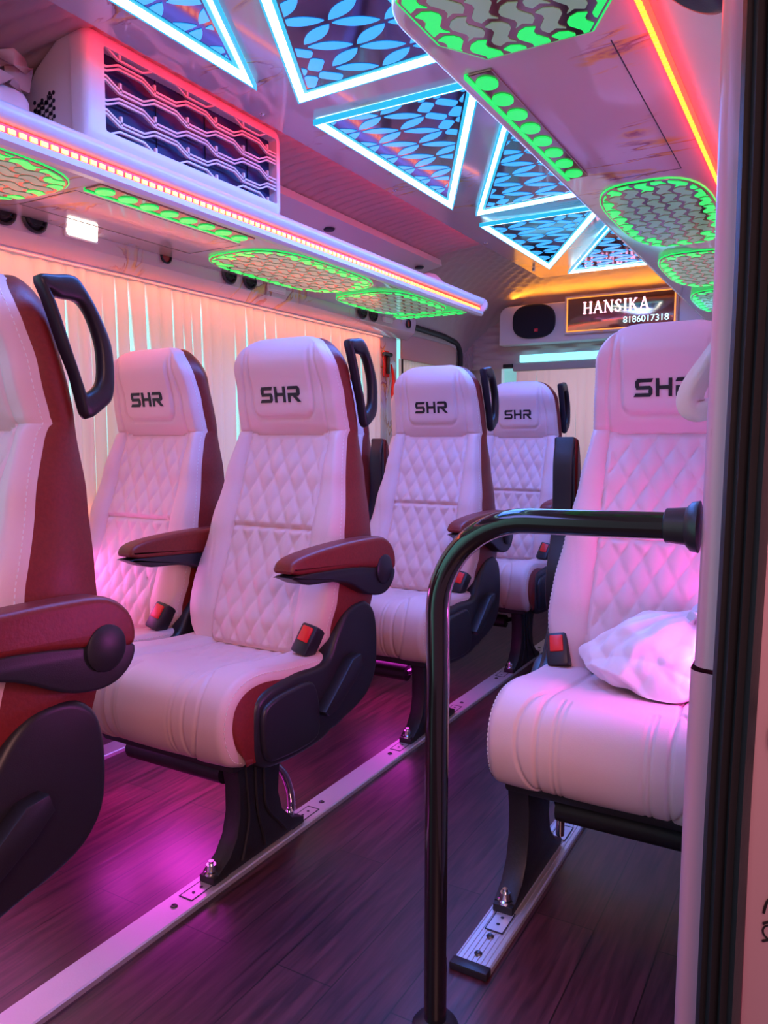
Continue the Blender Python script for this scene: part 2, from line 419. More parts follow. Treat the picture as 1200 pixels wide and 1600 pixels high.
# ------------------------------------------------------------------ triangular ceiling lights
def leaf(cx, cy, L, w, ang):
    n = 10; pts = []
    for k in range(n+1):
        t = k/n; pts.append(((t-.5)*L, w*math.sin(PI*t)**.8*.5))
    for k in range(n-1, 0, -1):
        t = k/n; pts.append(((t-.5)*L, -w*math.sin(PI*t)**.8*.5))
    c, s = math.cos(ang), math.sin(ang)
    return [(cx+x*c-y*s, cy+x*s+y*c) for x, y in pts]
def pill(cx, cy, L, w, ang):
    pts = rrect(-L/2, L/2, -w/2, w/2, w*.30, 4)
    # two opposite corners cut rounder, as in the etched pattern
    c, s = math.cos(ang), math.sin(ang)
    return [(cx+x*c-y*s, cy+x*s+y*c) for x, y in pts]
def ccw(p): return p if parea(p) > 0 else p[::-1]
def etched(tri, flip=False):
    """leaf fronds and woven bars"""
    inn = inset(tri, .036); polys = []
    xs = [p[0] for p in tri]; ys = [p[1] for p in tri]
    y = min(ys)-.1
    r = 0
    xstem = min(xs)+.17
    # fronds: pairs of slim leaves fanning from stems that run across the van
    y = min(ys)-.05; k = 0
    while y < max(ys)+.12:
        for i in range(0, 3):
            bx = -1.275+i*.105; yo = y+(.0575 if i % 2 else 0)
            if bx > -1.06: continue
            polys.append(leaf(bx, yo+.030, .104, .034, .40)); polys.append(leaf(bx, yo-.030, .104, .034, -.40))
        y += .115; k += 1
    y = min(ys)-.05; k = 0
    while y < max(ys)+.1:
        for i in range(0, 5):
            bx = -.985+i*.062; a = .80 if (i+k) % 2 else -.80
            polys.append(pill(bx, y, .058, .034, a))
        y += .064; k += 1
    if flip: polys = [[(-2.09-x, y) for x, y in p] for p in polys]
    out = []
    for p in polys:
        bar = len(p) != 20
        q = clip(ccw(p), inn)
        if len(q) > 2 and abs(parea(q)) > 4e-5: out.append((bar, q))
    return out
TRIS = [([(-1.30,.62),(-.79,.62),(-1.30,1.60)], 'first triangular cyan ceiling light, cut by the top left edge of the photo'),
        ([(-1.255,1.715),(-.79,.80),(-.79,1.695)], 'largest triangular cyan ceiling light in view, beside the right rack front end'),
        ([(-1.30,1.845),(-.79,1.845),(-1.30,2.77)], 'triangular cyan ceiling light pointing down in the middle of the ceiling panel'),
        ([(-1.255,2.885),(-.79,2.01),(-.79,2.84)], 'triangular cyan ceiling light half behind the right rack, above the oval strip'),
        ([(-1.30,3.03),(-.79,3.03),(-1.30,3.95)], 'triangular cyan ceiling light second nearest the illuminated name sign'),
        ([(-1.25,4.10),(-.79,3.20),(-.79,4.09)], 'triangular ceiling light nearest the sign, pink in reflection')]
for tri, lab in TRIS:
    t = ccw(tri); cx = sum(p[0] for p in t)/3; cy = sum(p[1] for p in t)/3
    T = empty('triangular_ceiling_light', (0,0,0)); T.location = (cx, cy, 1.90); tag(T, lab, 'ceiling light', 'triangular lights of the ceiling panel')
    loc = [(p[0]-cx, p[1]-cy) for p in t]
    def ring(a, b, z0, z1):
        mb = MB(); A, B = inset(loc, a), inset(loc, b)
        for i in range(3):
            j = (i+1) % 3
            mb.prism([A[i], A[j], B[j], B[i]], 'z', z0, z1)
        return mb
    ring(0.0, .005, -.015, .0).build('outer_rim', neon_halo, T, smooth=False)
    nb = MB(); A, B_, D_ = inset(loc, .005), inset(loc, .008), inset(loc, .022)
    for i in range(3):
        j = (i+1) % 3
        nb.add([(*A[i], -.015), (*A[j], -.015), (*B_[j], -.015), (*B_[i], -.015), (*D_[j], -.002), (*D_[i], -.002), (*A[j], 0), (*A[i], 0)],
               [(0, 1, 2, 3), (3, 2, 4, 5), (5, 4, 6, 7), (7, 6, 1, 0)])
    nb.build('neon_frame', neon, T, smooth=False)
    ring(.022, .031, -.006, .0).build('inner_rim', neon_halo, T, smooth=False)
    pl = MB().prism(inset(loc, .031), 'z', -.004, 0).build('mirror_plate', bluemir, T, smooth=False)
    cut = etched(t, tri[1][0] == tri[2][0])
    for kind_, nm in ((False, 'leaf_cutouts'), (True, 'bar_cutouts')):
        mb = MB()
        for bar, p in cut:
            if bar == kind_: mb.prism([(x-cx, y-cy) for x, y in p], 'z', -.0058, -.003)
        if mb.v: mb.build(nm, leafm, T, smooth=False)

# ------------------------------------------------------------------ overhead racks
def scales(oct_, cell=(.078, .040), rim=.035, g=.0056):
    """wave-scale lattice cells clipped to a convex outline; returns (rim cells, middle cells)"""
    inn = inset(oct_, .006); core = inset(oct_, rim)
    xs = [p[0] for p in oct_]; ys = [p[1] for p in oct_]; w, h = cell
    A, B = [], []; r = 0; x = min(xs)-h
    while x < max(xs)+h:
        y = min(ys)-w*2+(w/2 if r % 2 else 0)
        while y < max(ys)+w:
            n = 6; top = []; bot = []
            for k in range(n+1):
                t = k/n; yy = y+g+(w-2*g)*t
                s_ = math.sin(2*PI*t)*h*.20*(1 if r % 2 else -1)
                top.append((x+h-g+s_, yy)); bot.append((x+g+s_, yy))
            # ends bulge
            lft = (x+h/2, y+g-.006); rgt = (x+h/2, y+w-g-.008)
            poly = ccw([lft]+top+[rgt]+bot[::-1])
            q = clip(poly, inn)
            if len(q) > 2 and abs(parea(q)) > 3e-5:
                cx = sum(p[0] for p in q)/len(q); cy = sum(p[1] for p in q)/len(q)
                inside = all((core[(i+1) % len(core)][0]-core[i][0])*(cy-core[i][1])-(core[(i+1) % len(core)][1]-core[i][1])*(cx-core[i][0]) > 0 for i in range(len(core)))
                (B if inside else A).append(q)
            y += w
        x += h; r += 1
    return A, B
def octo(x0, x1, y0, y1, c, d=None):
    if c != .05:
        cx, cy, a, b, n = (x0+x1)/2, (y0+y1)/2, (x1-x0)/2, (y1-y0)/2, 32
        sg = lambda v, p: math.copysign(abs(v)**p, v)
        return [(cx+a*sg(math.cos(2*PI*(k+.5)/n), .62), cy+b*sg(math.sin(2*PI*(k+.5)/n), .62)) for k in range(n)]
    d = d or c
    return [(x0+c, y0), (x1-c, y0), (x1, y0+d), (x1, y1-d), (x1-c, y1), (x0+c, y1), (x0, y1-d), (x0, y0+d)]
def lattice_light(oc, z, lab, group, rim=.045):
    cx = sum(p[0] for p in oc)/len(oc); cy = sum(p[1] for p in oc)/len(oc)
    T = empty('lattice_light_panel', (cx, cy, z)); tag(T, lab, 'light panel', group)
    o = ccw(oc); L = [(x-cx, y-cy) for x, y in o]
    mb = MB().prism(L, 'z', -.006, 0, .002, 1).build('bronze_plate', bronze, T, smooth=False)
    mb = MB()
    I = inset(L, -.003); J = inset(L, -.0005)
    for i in range(len(L)):
        j = (i+1) % len(L); mb.prism([I[i], I[j], J[j], J[i]], 'z', -.004, 0)
    mb.build('green_rim', greenm, T, smooth=False)
    a, b = scales(o, rim=rim, g=.0066 if cx > -1 else .0056)
    mb = MB()
    for p in a: mb.prism([(x-cx, y-cy) for x, y in p], 'z', -.0075, -.005)
    mb.build('bright_scale_cells', greenm, T, smooth=False)
    mb = MB()
    for p in b: mb.prism([(x-cx, y-cy) for x, y in p], 'z', -.0075, -.005)
    if b: mb.build('pale_scale_cells', greenp, T, smooth=False)
    return T
def oval_strip(x0, x1, y0, y1, n, z, lab, side):
    T = empty('oval_light_strip', ((x0+x1)/2, (y0+y1)/2, z)); tag(T, lab, 'light strip', None)
    w = (x1-x0)/2; h = (y1-y0)/2
    MB().box(-w, w, -h, h, -.005, 0, .001, 1).build('mirror_strip', bronze, T, smooth=False)
    MB().box(w*side-.004, w*side+.004, -h, h, -.008, 0).build('green_edge', greenm, T, smooth=False)
    for k in range(n):
        cy = -h+(k+.5)*2*h/n; p = [(math.cos(a*PI/10)*w*.80, cy+math.sin(a*PI/10)*h/n*.66) for a in range(20)]
        MB().prism(p, 'z', -.008, -.004).build('oval_cell', greenm, T, smooth=False)
    return T

ZR = 1.652
# left rack
T = empty('overhead_luggage_rack', (-1.8, 1.5, ZR)); tag(T, 'long left luggage rack of glossy marble board with a red LED front edge', 'luggage rack')
ox, oy, oz = -1.8, 1.5, ZR
def LB(b): b.v = [(x-ox, y-oy, z-oz) for x, y, z in b.v]; return b
LB(MB().box(-2.05, -1.545, YF, 3.60, ZR-.012, ZR+.006, .004)).build('shelf_board', marblem, T)
lip = [(-1.56, ZR-.028), (-1.527, ZR-.034), (-1.517, ZR-.026), (-1.517, ZR-.012), (-1.56, ZR-.012)]
LB(MB().prism(lip, 'y', YF, 3.60, .003, 2)).build('lower_rail', whitep, T)
LB(MB().tube([(-1.530, YF, ZR+.034), (-1.530, 3.58, ZR+.034)], .022, 20)).build('lip_tube', whitep, T)
LB(MB().box(-1.56, -1.534, YF, 3.60, ZR-.012, ZR+.03)).build('led_channel', whitep, T, smooth=False)
LB(MB().box(-1.534, -1.5285, YF, 3.585, ZR-.011, ZR+.011)).build('red_led_strip', redled, T, smooth=False)
b = MB(); y = .2
while y < 3.57: b.box(-1.5285, -1.525, y, y+.017, ZR-.006, ZR+.004); y += .026
tag(LB(b).build('led_beads', ledbead, T, smooth=False), kind='stuff')
LB(MB().lathe([(0, .028), (.026, .026), (.034, .018), (.036, .0), (.030, -.004), (0, -.004)], (-1.535, 3.60, ZR+.022), 'y', 24)).build('end_cap', whitep, T)
# hatch outline in the board (thin groove line)
g = MB(); hx0, hx1, hy0, hy1 = -1.93, -1.70, 1.36, 2.0
for a in ((hx0, hx0+.002, hy0, hy1), (hx1-.002, hx1, hy0, hy1), (hx0, hx1, hy0, hy0+.002), (hx0, hx1, hy1-.002, hy1)):
    g.box(a[0], a[1], a[2], a[3], ZR-.0125, ZR-.0115)
LB(g).build('hatch_groove', darkin, T, smooth=False)
zb = ZR-.012
lattice_light(octo(-1.97, -1.60, .78, 1.335, .10, .14), zb, 'green lattice light panel under the left rack, at the left edge of the photo', 'green lattice panels under the left rack')
lattice_light(octo(-1.98, -1.60, 2.05, 2.80, .12, .17), zb, 'long green lattice light panel under the left rack, after the oval strip', 'green lattice panels under the left rack')
lattice_light(octo(-1.98, -1.60, 2.87, 3.47, .12, .15), zb, 'green lattice light panel under the left rack, last but one before the back', 'green lattice panels under the left rack')
lattice_light([(-1.96,3.50),(-1.62,3.50),(-1.60,3.51),(-1.60,3.57),(-1.62,3.585),(-1.96,3.585),(-1.975,3.57),(-1.975,3.51)], zb, 'small green lattice light panel at the far end of the left rack', 'green lattice panels under the left rack')
oval_strip(-1.665, -1.60, 1.36, 1.95, 8, zb, 'strip of green ovals under the left rack below the air conditioner', -1)

# right rack, with a rounded front end
T = empty('overhead_luggage_rack', (-.43, 2, ZR)); tag(T, 'right luggage rack of glossy marble board with rounded front end', 'luggage rack')
ox, oy, oz = -.43, 2, ZR
fr = arc(-.53, 1.12, .075, PI, 1.5*PI, 6)
out = [(-.605, 4.45)]+fr+[(-.275, 1.045), (-.275, 4.45)]
LB(MB().prism(out, 'z', ZR-.012, ZR+.006, .004, 2)).build('shelf_board', marblem, T)
pth = [(-.598, 4.45, ZR+.012)]+[(x, y, ZR+.012) for x, y in arc(-.53, 1.12, .068, PI, 1.5*PI, 8)]+[(-.29, 1.052, ZR+.012)]
LB(MB().tube(pth, .024, 16, up=(0,0,1))).build('lip_tube', whitep, T)
pth = [(-.600, 4.45, ZR+.09)]+[(x, y, ZR+.09) for x, y in arc(-.53, 1.12, .070, PI, 1.5*PI, 8)]+[(-.29, 1.050, ZR+.09)]
LB(MB().tube(pth, .012, 12, up=(0,0,1))).build('guard_rail', whitep, T)
g = MB()
for a in ((-.335, -.333, 1.30, 1.97), (-.50, -.335, 1.968, 1.970)): g.box(a[0], a[1], a[2], a[3], ZR-.0125, ZR-.0115)
LB(g).build('hatch_groove', darkin, T, smooth=False)
lattice_light(octo(-.575, -.30, .95, 1.25, .05, .08)[:], zb, 'green lattice light panel at the front end of the right rack, top of the photo', 'green lattice panels under the right rack')
lattice_light(octo(-.575, -.295, 2.01, 2.70, .085, .16), zb, 'green lattice light panel under the right rack, beyond the oval strip', 'green lattice panels under the right rack')
lattice_light(octo(-.575, -.295, 2.82, 3.45, .085, .15), zb, 'green lattice light panel under the right rack, partly behind the door pillar', 'green lattice panels under the right rack')
lattice_light(octo(-.575, -.295, 3.56, 4.2, .085, .15), zb, 'green lattice light panel under the right rack, nearest the rear sign', 'green lattice panels under the right rack')
oval_strip(-.582, -.534, 1.29, 1.90, 8, zb, 'strip of green ovals under the right rack beside the triangular lights', -1)
T = empty('orange_led_strip', (-.268, 1.0, ZR-.01)); tag(T, 'orange LED strip between the right rack and the door header', 'LED strip')
MB().box(-.006, .008, -.1, 3.3, -.012, .0).build('channel', mat('strong_red_channel', (.4,.01,.01), .3, emit=(1,.02,.01), es=7), T, smooth=False)
b = MB(); y = -.09
while y < 3.28: b.box(-.004, .004, y, y+.009, -.015, -.012); y += .0135
tag(b.build('led_beads', orled, T, smooth=False), kind='stuff')

# ------------------------------------------------------------------ duct ledge above the left rack
T = empty('air_duct', (-1.85, 2.8, 1.7)); tag(T, 'long angular air duct above the left rack behind the air conditioner', 'air duct')
ox, oy, oz = -1.85, 2.8, 1.7
pf = [(-1.73, 1.905), (-1.725, 1.875), (-1.86, 1.845), (-1.94, 1.78), (-1.97, 1.662), (-2.05, 1.662), (-2.05, 1.80), (-1.95, 1.87), (-1.85, 1.905)]
LB(MB().prism(pf, 'y', 1.92, 3.56, .006, 2)).build('duct_body', whitep, T)
for (x, y, z) in ((-1.80, 2.66, 1.857), (-1.905, 2.80, 1.806), (-1.80, 3.45, 1.857)):
    LB(MB().lathe([(0, -.006), (.020, -.006), (.026, .002)], (x, y, z), 'z', 20)).build('duct_port', darkin, T)

# ------------------------------------------------------------------ air conditioner
AX, AY0, AY1, AZ0, AZ1 = -1.515, 1.25, 1.985, 1.695, 1.955
T = empty('air_conditioner', (-1.66, 1.6, AZ0)); tag(T, 'white box air conditioner with honeycomb grille sitting on the left rack', 'air conditioner')
ox, oy, oz = -1.66, 1.6, AZ0
pf = [(-1.545, AZ0), (AX+.0, AZ0+.03), (AX-.004, AZ1-.02), (AX-.02, AZ1), (-1.62, AZ1-.01), (-1.70, AZ1-.06), (-1.74, AZ1-.11), (-1.86, AZ1-.14), (-1.86, ZR+.012), (-1.60, ZR+.012)]
pf = [(-1.56, AZ0-.02), (-1.56, AZ1-.006), (-1.62, AZ1-.012), (-1.70, AZ1-.06), (-1.74, AZ1-.11), (-1.86, AZ1-.14), (-1.86, ZR+.01), (-1.60, ZR+.01)]
LB(MB().prism(pf, 'y', AY0+.006, AY1-.006, .008, 3)).build('body', whitep, T)
# front bezel: rounded frame with opening
def frame(x0, x1, outer, inner):
    mb = MB(); n = len(outer)
    for (xa, xb, A, B) in ((x1, x1, outer, inner),):
        mb.grid([[(xa, p[0], p[1]) for p in A]+[(xa, *A[0])], [(xb, p[0], p[1]) for p in B]+[(xb, *B[0])]])
    oi = [(p[0], p[1]) for p in outer]
    mb.grid([[(x1, *p) for p in outer]+[(x1, *outer[0])], [(x0, *p) for p in outer]+[(x0, *outer[0])]])
    mb.grid([[(x1, *p) for p in inner]+[(x1, *inner[0])], [(x0+.005, *p) for p in inner]+[(x0+.005, *inner[0])]])
    return mb
outer2 = rrect(AY0, AY1, AZ0-.01, AZ1, .03, 6); outer1 = rrect(AY0+.018, AY1-.018, AZ0+.008, AZ1-.016, .026, 6)
inner = rrect(AY0+.055, AY1-.03, AZ0+.036, AZ1-.032, .006, 6)
mb = MB()
def loopx(x, P): return [(x, p[0], p[1]) for p in P]+[(x, P[0][0], P[0][1])]
mb.grid([loopx(-1.565, outer2), loopx(AX-.016, outer2), loopx(AX-.005, rrect(AY0+.007, AY1-.007, AZ0-.003, AZ1-.006, .03, 6)), loopx(AX, outer1), loopx(AX, inner), loopx(AX-.03, inner)])
LB(mb).build('front_bezel', whitep, T, weld=True, angle=60)
LB(MB().box(AX-.035, AX-.030, AY0+.05, AY1-.02, AZ0+.03, AZ1-.03)).build('dark_coil', mat('coil_blue', (.003,.010,.10), .45), T, smooth=False)
b = MB(); y = AY0+.06
while y < AY1-.03: b.box(AX-.031, AX-.027, y, y+.0015, AZ0+.036, AZ1-.032); y += .18
LB(b).build('coil_fins', darkin, T, smooth=False)
gy0, gy1, gz0, gz1 = AY0+.053, AY1-.028, AZ0+.036, AZ1-.032
def trap(t):
    t = t % 1
    return 1 if t < .34 else (1-2*(t-.34)/.16 if t < .5 else (-1 if t < .84 else -1+2*(t-.84)/.16))
b = MB(); rows_ = 5; hh = (gz1-gz0)/rows_; per = .225
for j in range(0, rows_+1):
    for off in (-.0046, .0046):
        pts = []; n = 220
        for k in range(n+1):
            y = gy0+(gy1-gy0)*k/n; T_ = trap(y/per+(.5 if j % 2 else 0))
            zc = gz0+j*hh+T_*.0085+off
            pts.append((y, zc))
        pts = [(y, max(gz0-.002, min(gz1+.002, z))) for y, z in pts]
        if (j == 0 and off < 0) or (j == rows_ and off > 0): continue
        b.grid([[(AX-.010, y, z+.0024) for y, z in pts], [(AX-.003, y, z+.0024) for y, z in pts], [(AX-.003, y, z-.0024) for y, z in pts], [(AX-.010, y, z-.0024) for y, z in pts], [(AX-.010, y, z+.0024) for y, z in pts]])
    k = gy0+(.05 if j % 2 else .16)
    while k < gy1:
        b.box(AX-.010, AX-.003, k, k+.006, gz0+j*hh-.012 if j else gz0-.002, min(gz1, gz0+j*hh+.012)); k += per
LB(b).build('grille', whitep, T, angle=30)
b = MB()
for i in range(6):
    for j in range(7):
        x = -1.635-i*.014; z = AZ0+.13-j*.018+(.009 if i % 2 else 0)-(i*.008 if j == 0 else 0)
        b.lathe([(0, -.001), (.0052, -.001), (.0052, .003)], (x, AY0+.006, z), 'y', 8)
        if i < 5: b.box(x-.0085, x-.0055, AY0+.0045, AY0+.008, z-.014, z-.002)
LB(b).build('side_vent_holes', darkin, T, smooth=False)

# things on the rack
def blob(name, c, r, m, seed, lab, cat, amp=.18, sub=4, ridges=9, parent=None):
    random.seed(seed); bm = bmesh.new(); bmesh.ops.create_icosphere(bm, subdivisions=sub, radius=1)
    ph = [(random.uniform(0, 6.3), Vector([random.uniform(-1, 1) for _ in range(3)]).normalized(), random.uniform(2.5, 7)) for _ in range(ridges)]
    for v in bm.verts:
        p = v.co.copy(); d = 0
        for a, dr, fq in ph: d += abs(math.sin(p.dot(dr)*fq+a))-.6
        k = 1+amp*d/ridges*3
        q = Vector((p.x*r[0]*k, p.y*r[1]*k, p.z*r[2]*k))
        if q.z < -r[2]*.72: q.z = -r[2]*.72+(q.z+r[2]*.72)*.08
        v.co = q
    mb = MB(); mb.frombm(bm); o = mb.build(name, m, parent, angle=50)
    if not parent: o.location = c; tag(o, lab, cat)
    return o
blob('stuffed_bag', (-1.70, 1.10, ZR+.075), (.105, .13, .095), strapm, 3, 'stuffed pink bag on the left rack in front of the air conditioner', 'bag', .12)
blob('crumpled_bag', (-1.70, 3.36, ZR+.065), (.07, .13, .08), strapm, 5, 'crumpled pink bag at the far end of the left rack', 'bag', .12)
f_ = MB().grid([[(-1.62+.02*math.sin(i*2.1+j), .93+.05*i, ZR+.135+.03*math.sin(i*1.7)*math.cos(j*1.9)+j*.012) for j in range(7)] for i in range(6)])
o = f_.build('folded_wrapper', tanbag, angle=20); tag(o, 'brown folded wrapper lying on the stuffed pink bag', 'wrapper')
sol = o.modifiers.new('s', 'SOLIDIFY'); sol.thickness = .004
o = MB().tube([(-1.84, .6, 1.83), (-1.84, 1.23, 1.835)], .016, 16).build('round_duct_rail', whitep); tag(o, 'pale round rail above the left rack beside the air conditioner', 'rail')

# vents, lamps on the pelmet
PX = XL+.113
def vent(y, z, lab, x=PX, nx=1, grp='round black air vents on the left pelmet'):
    T = empty('air_vent', (x, y, z)); tag(T, lab, 'air vent', grp)
    s = nx
    MB().lathe([(.040, 0), (.042, .006*s), (.037, .010*s), (.033, .008*s), (.031, -.003*s)], (0,0,0), 'x', 28).build('vent_ring', blackp, T)
    MB().lathe([(0, .004*s), (.012, .006*s), (.022, .010*s), (.030, .002*s), (.032, -.003*s)], (0,0,0), 'x', 24).build('vent_core', blackm, T)
    b = MB()
    for k in (-.5, 0, .5): b.box(.003*s, .009*s, -.028, .028, k*.03-.0015, k*.03+.0015)
    b.build('vent_vanes', blackp, T, smooth=False)
    return T
for y, lab in ((1.375, 'round black air vent at the left edge of the photo'), (1.475, 'round black air vent next to the bright cabin lamp'),
               (2.31, 'nearer vent of the middle pair above the curtain'), (2.43, 'farther vent of the middle pair above the curtain'),
               (3.28, 'nearer vent of the rear pair above the curtain'), (3.385, 'farther vent of the rear pair above the curtain')):
    vent(y, 1.642, lab)
def cabin_lamp(y, lab, m, w=.085):
    T = empty('cabin_lamp', (PX, y, 1.640)); tag(T, lab, 'lamp')
    MB().box(-.004, .008, -w, w, -.024, .024, .006).build('lamp_housing', whitep, T)
    MB().box(.002, .014, -w*.9, w*.9, -.018, .018, .0065).build('lens', m, T)
cabin_lamp(1.635, 'bright white oblong cabin lamp glowing above the curtain', lampw, .062)
cabin_lamp(2.60, 'unlit oblong cabin lamp beyond the middle vent pair', whitep, .06)
cabin_lamp(3.53, 'unlit oblong cabin lamp beyond the rear vent pair', whitep, .05)
for y, lab in ((1.985, 'small round reading light between the bright lamp and the middle vents'), (3.76, 'small round reading light at the far end of the pelmet')):
    T = empty('reading_light', (PX, y, 1.640)); tag(T, lab, 'reading light')
    MB().lathe([(.024, 0), (.026, .006), (.021, .008), (.019, .001)], (0,0,0), 'x', 20).build('light_ring', blackm, T)
    MB().lathe([(0, .005), (.012, .004), (.019, .001)], (0,0,0), 'x', 20).build('light_lens', mat('red_lens', (.35,.03,.03), .2), T)
# right header speaker
T = empty('round_speaker', (-.180, 1.13, 1.598)); T.rotation_euler = (0, math.radians(30), 0); tag(T, 'round black speaker in the header above the door, top right', 'speaker')
MB().lathe([(.052, .004), (.054, -.006), (.046, -.014), (.036, -.016), (.0, -.010)], (0,0,0), 'z', 32).build('grille', blackp, T)

# ------------------------------------------------------------------ curtains
def curtain(name, p0, p1, z0, z1, pleat, amp, lab, nrm, seed=1, sheerness=.75, slit=.5, bandz=.05):
    """pleated curtain hanging between plan points p0 and p1"""
    random.seed(seed)
    p0, p1 = Vector(p0), Vector(p1); L = (p1-p0).length; d = (p1-p0)/L; nr = Vector(nrm)
    sheerness = max(sheerness, .9)
    cuts = [0]
    while cuts[-1] < L: cuts.append(cuts[-1]+pleat*random.uniform(.7, 1.35))
    info = [(random.random(), random.uniform(.6, 1.2), random.random()) for _ in cuts]
    nu = int(L/.004); nz = 16; rows = []; sh = []
    for i in range(nz+1):
        t = i/nz; z = z1-(z1-z0)*t; row = []
        for j in range(nu+1):
            s = L*j/nu; k = 0
            while k < len(cuts)-2 and cuts[k+1] < s: k += 1
            ph = (s-cuts[k])/(cuts[k+1]-cuts[k])
            a = amp*info[k][1]*(.35+.65*min(1, t*3))
            off = a*abs(math.sin(PI*ph))**.7
            q = p0+d*s+nr*off
            row.append((q.x, q.y, z))
            w = slit*(.15+.85*sm(0, .55, t))*(.4+info[k][0])
            e_ = min(ph, 1-ph) if info[k][2] > .35 else 1
            f = max(0, 1-e_/max(w*.5, 1e-3)) if t > bandz else 0
            sh.append(min(1, f*1.8)*sheerness)
        rows.append(row)
    mb = MB().grid(rows); o = mb.build(name, curtm, angle=180)
    at = o.data.attributes.new('sheer', 'FLOAT', 'POINT')
    for i, v in enumerate(sh): at.data[i].value = v
    tag(o, lab, 'curtain'); return o
curtain('pleated_curtain', (XL+.03, .35), (XL+.03, 3.59), .62, 1.555, .060, .030, 'long cream pleated curtain over the left side window behind the seats', (1, 0), 2)
o = MB().box(XL+.024, XL+.052, .35, 3.59, 1.552, 1.570, .004).build('curtain_rail', whitep); tag(o, 'pale rail along the top of the long left curtain', 'curtain rail')
curtain('pleated_curtain', (XL+.03, 3.805), (XL+.03, 4.55), .62, 1.46, .03, .012, 'short pleated curtain in the rearmost side window', (1, 0), 5, .75, .22)
o = MB().box(XL+.034, XL+.050, 3.81, 4.53, 1.46, 1.60, .006).build('curtain_header', curtm); tag(o, 'smooth pink header band above the short rear side curtain', 'curtain header')
# rubber seal around the rear side window
pth = [(XL+.06, 4.565, .8), (XL+.06, 4.565, 1.50)]+[(XL+.06, 4.465+.10*math.cos(a), 1.525+.10*math.sin(a)) for a in (.2, .6, 1.0, 1.4)]+[(XL+.07, 4.30, 1.637), (XL+.07, 3.9, 1.645)]
o = MB().tube(pth, .017, 12, up=(1,0,0)).build('window_seal', rubber); tag(o, 'black rubber seal curving round the rear side window corner', 'seal')
# rear window curtain with rolled header and cyan light
curtain('pleated_curtain', (-.30, 4.62), (-1.72, 4.62), .62, 1.435, .05, .010, 'flat pleated curtain across the rear window', (0, -1), 9, .5, .12)
o = MB().box(-1.74, -.28, 4.595, 4.625, 1.435, 1.485, .01).build('roller_header', mat('taupe_fabric', (.45,.40,.38), .7)); tag(o, 'grey beige header roll above the rear window curtain', 'curtain header')
o = MB().box(-1.70, -.32, 4.61, 4.63, 1.49, 1.535, .006).build('cyan_light_bar', cyanlamp); tag(o, 'cyan light bar glowing over the rear window', 'light bar')
o = MB().tube([(-1.80, 4.60, 1.47), (-1.74, 4.60, 1.47)], .012, 12).build('curtain_bracket', blackm); tag(o, 'small black bracket at the left end of the rear header roll', 'bracket')

# rear header board with speaker and illuminated sign
T = empty('speaker_board', (-1.06, 4.52, 1.70)); tag(T, 'pale rounded header board across the rear carrying speaker and sign', 'header board')
bd = [(-1.80-(-1.06), -.145), (1.80-1.06, -.145)]
pts = [(-.74, -.11)]+[(-.74+.06*(1-math.cos(a)), .06+.06*math.sin(a)) for a in (0, .4, .8, 1.2, 1.57)]+[(.68+.06*math.sin(a), .06+.06*math.cos(a)) for a in (0, .4, .8, 1.2, 1.57)]+[(.74, -.11)]
MB().prism(pts, 'y', 0, .10, .008, 3).build('board', whitep, T)
T = empty('oval_speaker', (-1.575, 4.515, 1.718)); tag(T, 'black oval speaker with a small red badge on the rear header', 'speaker')
ov = [(math.copysign(abs(math.cos(a*PI/20))**.75, math.cos(a*PI/20))*.130, math.copysign(abs(math.sin(a*PI/20))**.75, math.sin(a*PI/20))*.100) for a in range(40)]
MB().prism(ov, 'y', -.03, .02, .014, 3).build('speaker_grille', mat('speaker_cloth', (.008,.008,.02), .8, bump=.3, bscale=900), T)
MB().box(.012, .034, -.034, -.028, -.066, -.047, .002).build('badge', mat('badge_red', (.8,.02,.05), .4), T)

def text_mesh(txt, size, m, name, parent, loc, rot, ext=.002, font=None, track=1.0, sx=1.0):
    cu = bpy.data.curves.new(name, 'FONT'); cu.body = txt; cu.size = size; cu.extrude = ext; cu.space_character = track
    o = bpy.data.objects.new(name, cu); C.objects.link(o)
    dg = bpy.context.evaluated_depsgraph_get(); me = bpy.data.meshes.new_from_object(o.evaluated_get(dg))
    bpy.data.objects.remove(o); o = bpy.data.objects.new(name, me); C.objects.link(o); me.materials.clear(); me.materials.append(m)
    if parent: o.parent = parent
    o.location = loc; o.rotation_euler = rot; o.scale = (sx, 1, 1); return o
text_mesh('JBL', .009, whitep, 'badge_letters', T, (.0145, -.0345, -.060), (PI/2, 0, 0), .0004)

# sign: bronze mirror, serif letters from strokes
T = empty('illuminated_name_sign', (-1.068, 4.505, 1.735)); T.rotation_euler = (math.radians(0), 0, 0)
tag(T, 'mirrored sign with glowing pink HANSIKA and cyan number on the rear header', 'sign')
MB().box(-.315, .315, -.012, .0, -.112, .108, .004).build('sign_border', marblem, T)
MB().box(-.295, .295, -.016, -.008, -.092, .090, .002).build('mirror_panel', bronze, T)
b = MB()
for a in ((-.300, .300, .090, .096), (-.300, .300, -.098, -.092), (-.302, -.295, -.098, .096), (.295, .302, -.098, .096)): b.box(a[0], a[1], -.017, -.008, a[2], a[3])
b.build('orange_edge_light', mat('edge_amber', (.6,.2,.03), .4, emit=(1,.35,.05), es=1.2), T, smooth=False)
